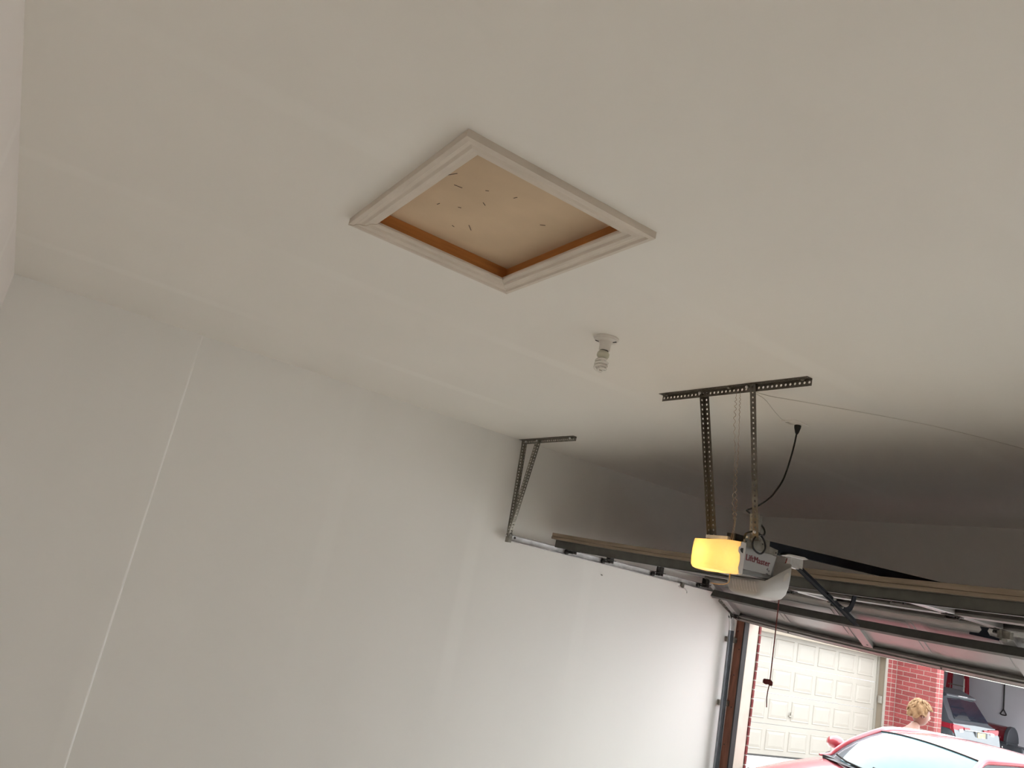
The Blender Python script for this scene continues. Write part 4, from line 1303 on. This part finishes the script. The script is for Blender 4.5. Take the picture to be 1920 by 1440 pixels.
# fingers
for s_, sx in (('L', -1), ('R', 1)):
    wx, wy, wz = J['ha' + s_]
    for i in range(4):
        ox = (i - 1.5) * .018
        ln = (.06, .072, .068, .052)[i]
        MB().tube([(wx + ox, wy, wz), (wx + ox, wy + .03 + ln * .5, wz - .012), (wx + ox, wy + .03 + ln * .9, wz - .04)], [.010, .009, .007], 6).build('finger', M_skin, pr, smooth=60, local=True)
    MB().tube([(wx - sx * .02, wy - .02, wz), (wx - sx * .045, wy + .02, wz - .01), (wx - sx * .045, wy + .05, wz - .02)], [.012, .010, .008], 6).build('finger', M_skin, pr, smooth=60, local=True)
# head (its own local axes: +y face, z up), turned a little down
HC = Vector((0.0, .415, 1.405))
tilt = Matrix.Rotation(math.radians(-7), 3, 'X')


def hp(p):
    return HC + tilt @ (Vector(p) * 1.16)


rows = []
NR, NC = 26, 36
for i in range(NR + 1):
    ph = math.pi * i / NR
    row = []
    for k in range(NC):
        th = 2 * math.pi * k / NC
        dx, dy, dz = math.sin(ph) * math.sin(th), math.sin(ph) * math.cos(th), math.cos(ph)
        x, y, z = .076 * dx, .095 * dy, .118 * dz
        if z < 0:
            x *= 1 - .30 * (-z / .118) ** 1.4
            y *= 1 - .08 * (-z / .118)
            if y > 0:
                y += .012 * (-z / .118)
            else:
                y *= 1 - .25 * (-z / .118)
        f = max(0, dy)
        # nose, brow, eye sockets, lips, chin
        y += .026 * f ** 4 * math.exp(-((x / .012) ** 2)) * math.exp(-(((z + .022) / .018) ** 2))
        y += .012 * f ** 4 * math.exp(-((x / .010) ** 2)) * math.exp(-(((z - .004) / .020) ** 2))
        y -= .010 * f ** 3 * math.exp(-(((abs(x) - .030) / .014) ** 2)) * math.exp(-(((z - .008) / .010) ** 2))
        y += .006 * f ** 3 * math.exp(-(((z + .062) / .008) ** 2)) * math.exp(-((x / .022) ** 2))
        y += .008 * f ** 3 * math.exp(-(((z + .098) / .014) ** 2)) * math.exp(-((x / .02) ** 2))
        row.append(tuple(hp((x, y, z))))
    rows.append(row)
hd_ = MB().grid(rows, closed=True).build('head', M_skin, pr, smooth=True, local=True)
WL[hd_.name] = Vector((0, 0, 0))
for sx in (-1, 1):
    ear = []
    for i in range(9):
        a = math.radians(-60 + 300 * i / 8)
        ear.append(hp((sx * (.075 + .008 * math.sin(a * .5)), -.008 + .018 * math.cos(a) * .8, -.012 + .030 * math.sin(a))))
    MB().tube(ear, .007, 6).build('ear', M_skin, hd_, smooth=60, local=True)
    MB().lathe([(0, -.011), (.008, -.008), (.011, 0), (.008, .008), (0, .011)], hp((sx * .030, .073, .008)), (0, 1, 0), 10, cap=False).build('eye', M_clear, hd_, smooth=True, local=True)
    MB().lathe([(.005, 0), (.004, .002)], hp((sx * .030, .084, .008)), (0, 1, -.2), 8).build('iris', M_slot, hd_, local=True)
    MB().tube([hp((sx * .014, .088, .026)), hp((sx * .032, .085, .031)), hp((sx * .048, .072, .026))], .003, 5).build('eyebrow', M_hair, hd_, local=True)
MB().tube([hp((-.022, .084, -.064)), hp((-.008, .095, -.061)), hp((.008, .095, -.061)), hp((.022, .084, -.064))], .0035, 5).build('mouth', M_lip, hd_, local=True)
# hair: layered locks over a cap
rows = []
for i in range(19):
    ph = math.pi * 0.66 * i / 18
    row = []
    for k in range(48):
        th = 2 * math.pi * k / 48
        dx, dy, dz = math.sin(ph) * math.sin(th), math.sin(ph) * math.cos(th), math.cos(ph)
        lim = 1.0
        r = 1.0 + .09 * math.sin(7 * th + 5 * ph) * math.sin(ph) + .05 * math.sin(13 * th - 9 * ph) + .03 * random.uniform(-1, 1)
        x, y, z = .094 * dx * r, .118 * dy * r - .010, .135 * dz * r + .010
        if dy > .30 and z < .066:
            z = .066 + (z - .066) * .10
            y = min(y, .098)
        if abs(dx) > .45 and dy > -.35 and z < -.005:
            z = -.005 + (z + .005) * .2
        row.append(tuple(hp((x, y, z))))
    rows.append(row)
hr = MB().grid(rows, closed=True).build('hair', M_hair, pr, smooth=True, local=True)
WL[hr.name] = Vector((0, 0, 0))
for i in range(70):
    th = random.uniform(0, 2 * math.pi)
    p0 = random.uniform(.15, 1.2)
    pts = []
    ln = random.uniform(.3, .55)
    tw = random.uniform(-.5, .5)
    for q in range(5):
        ph = p0 + ln * q / 4
        t2 = th + tw * q / 4
        dx, dy, dz = math.sin(ph) * math.sin(t2), math.sin(ph) * math.cos(t2), math.cos(ph)
        z = .140 * dz + .012
        if dy > .3:
            z = max(z, .064)
        pts.append(hp((.098 * dx, min(.122 * dy - .010, .102), z)))
    MB().tube(pts, [.004, .011, .012, .010, .003], 6).build('lock_of_hair', M_hair, hr, smooth=60, local=True)
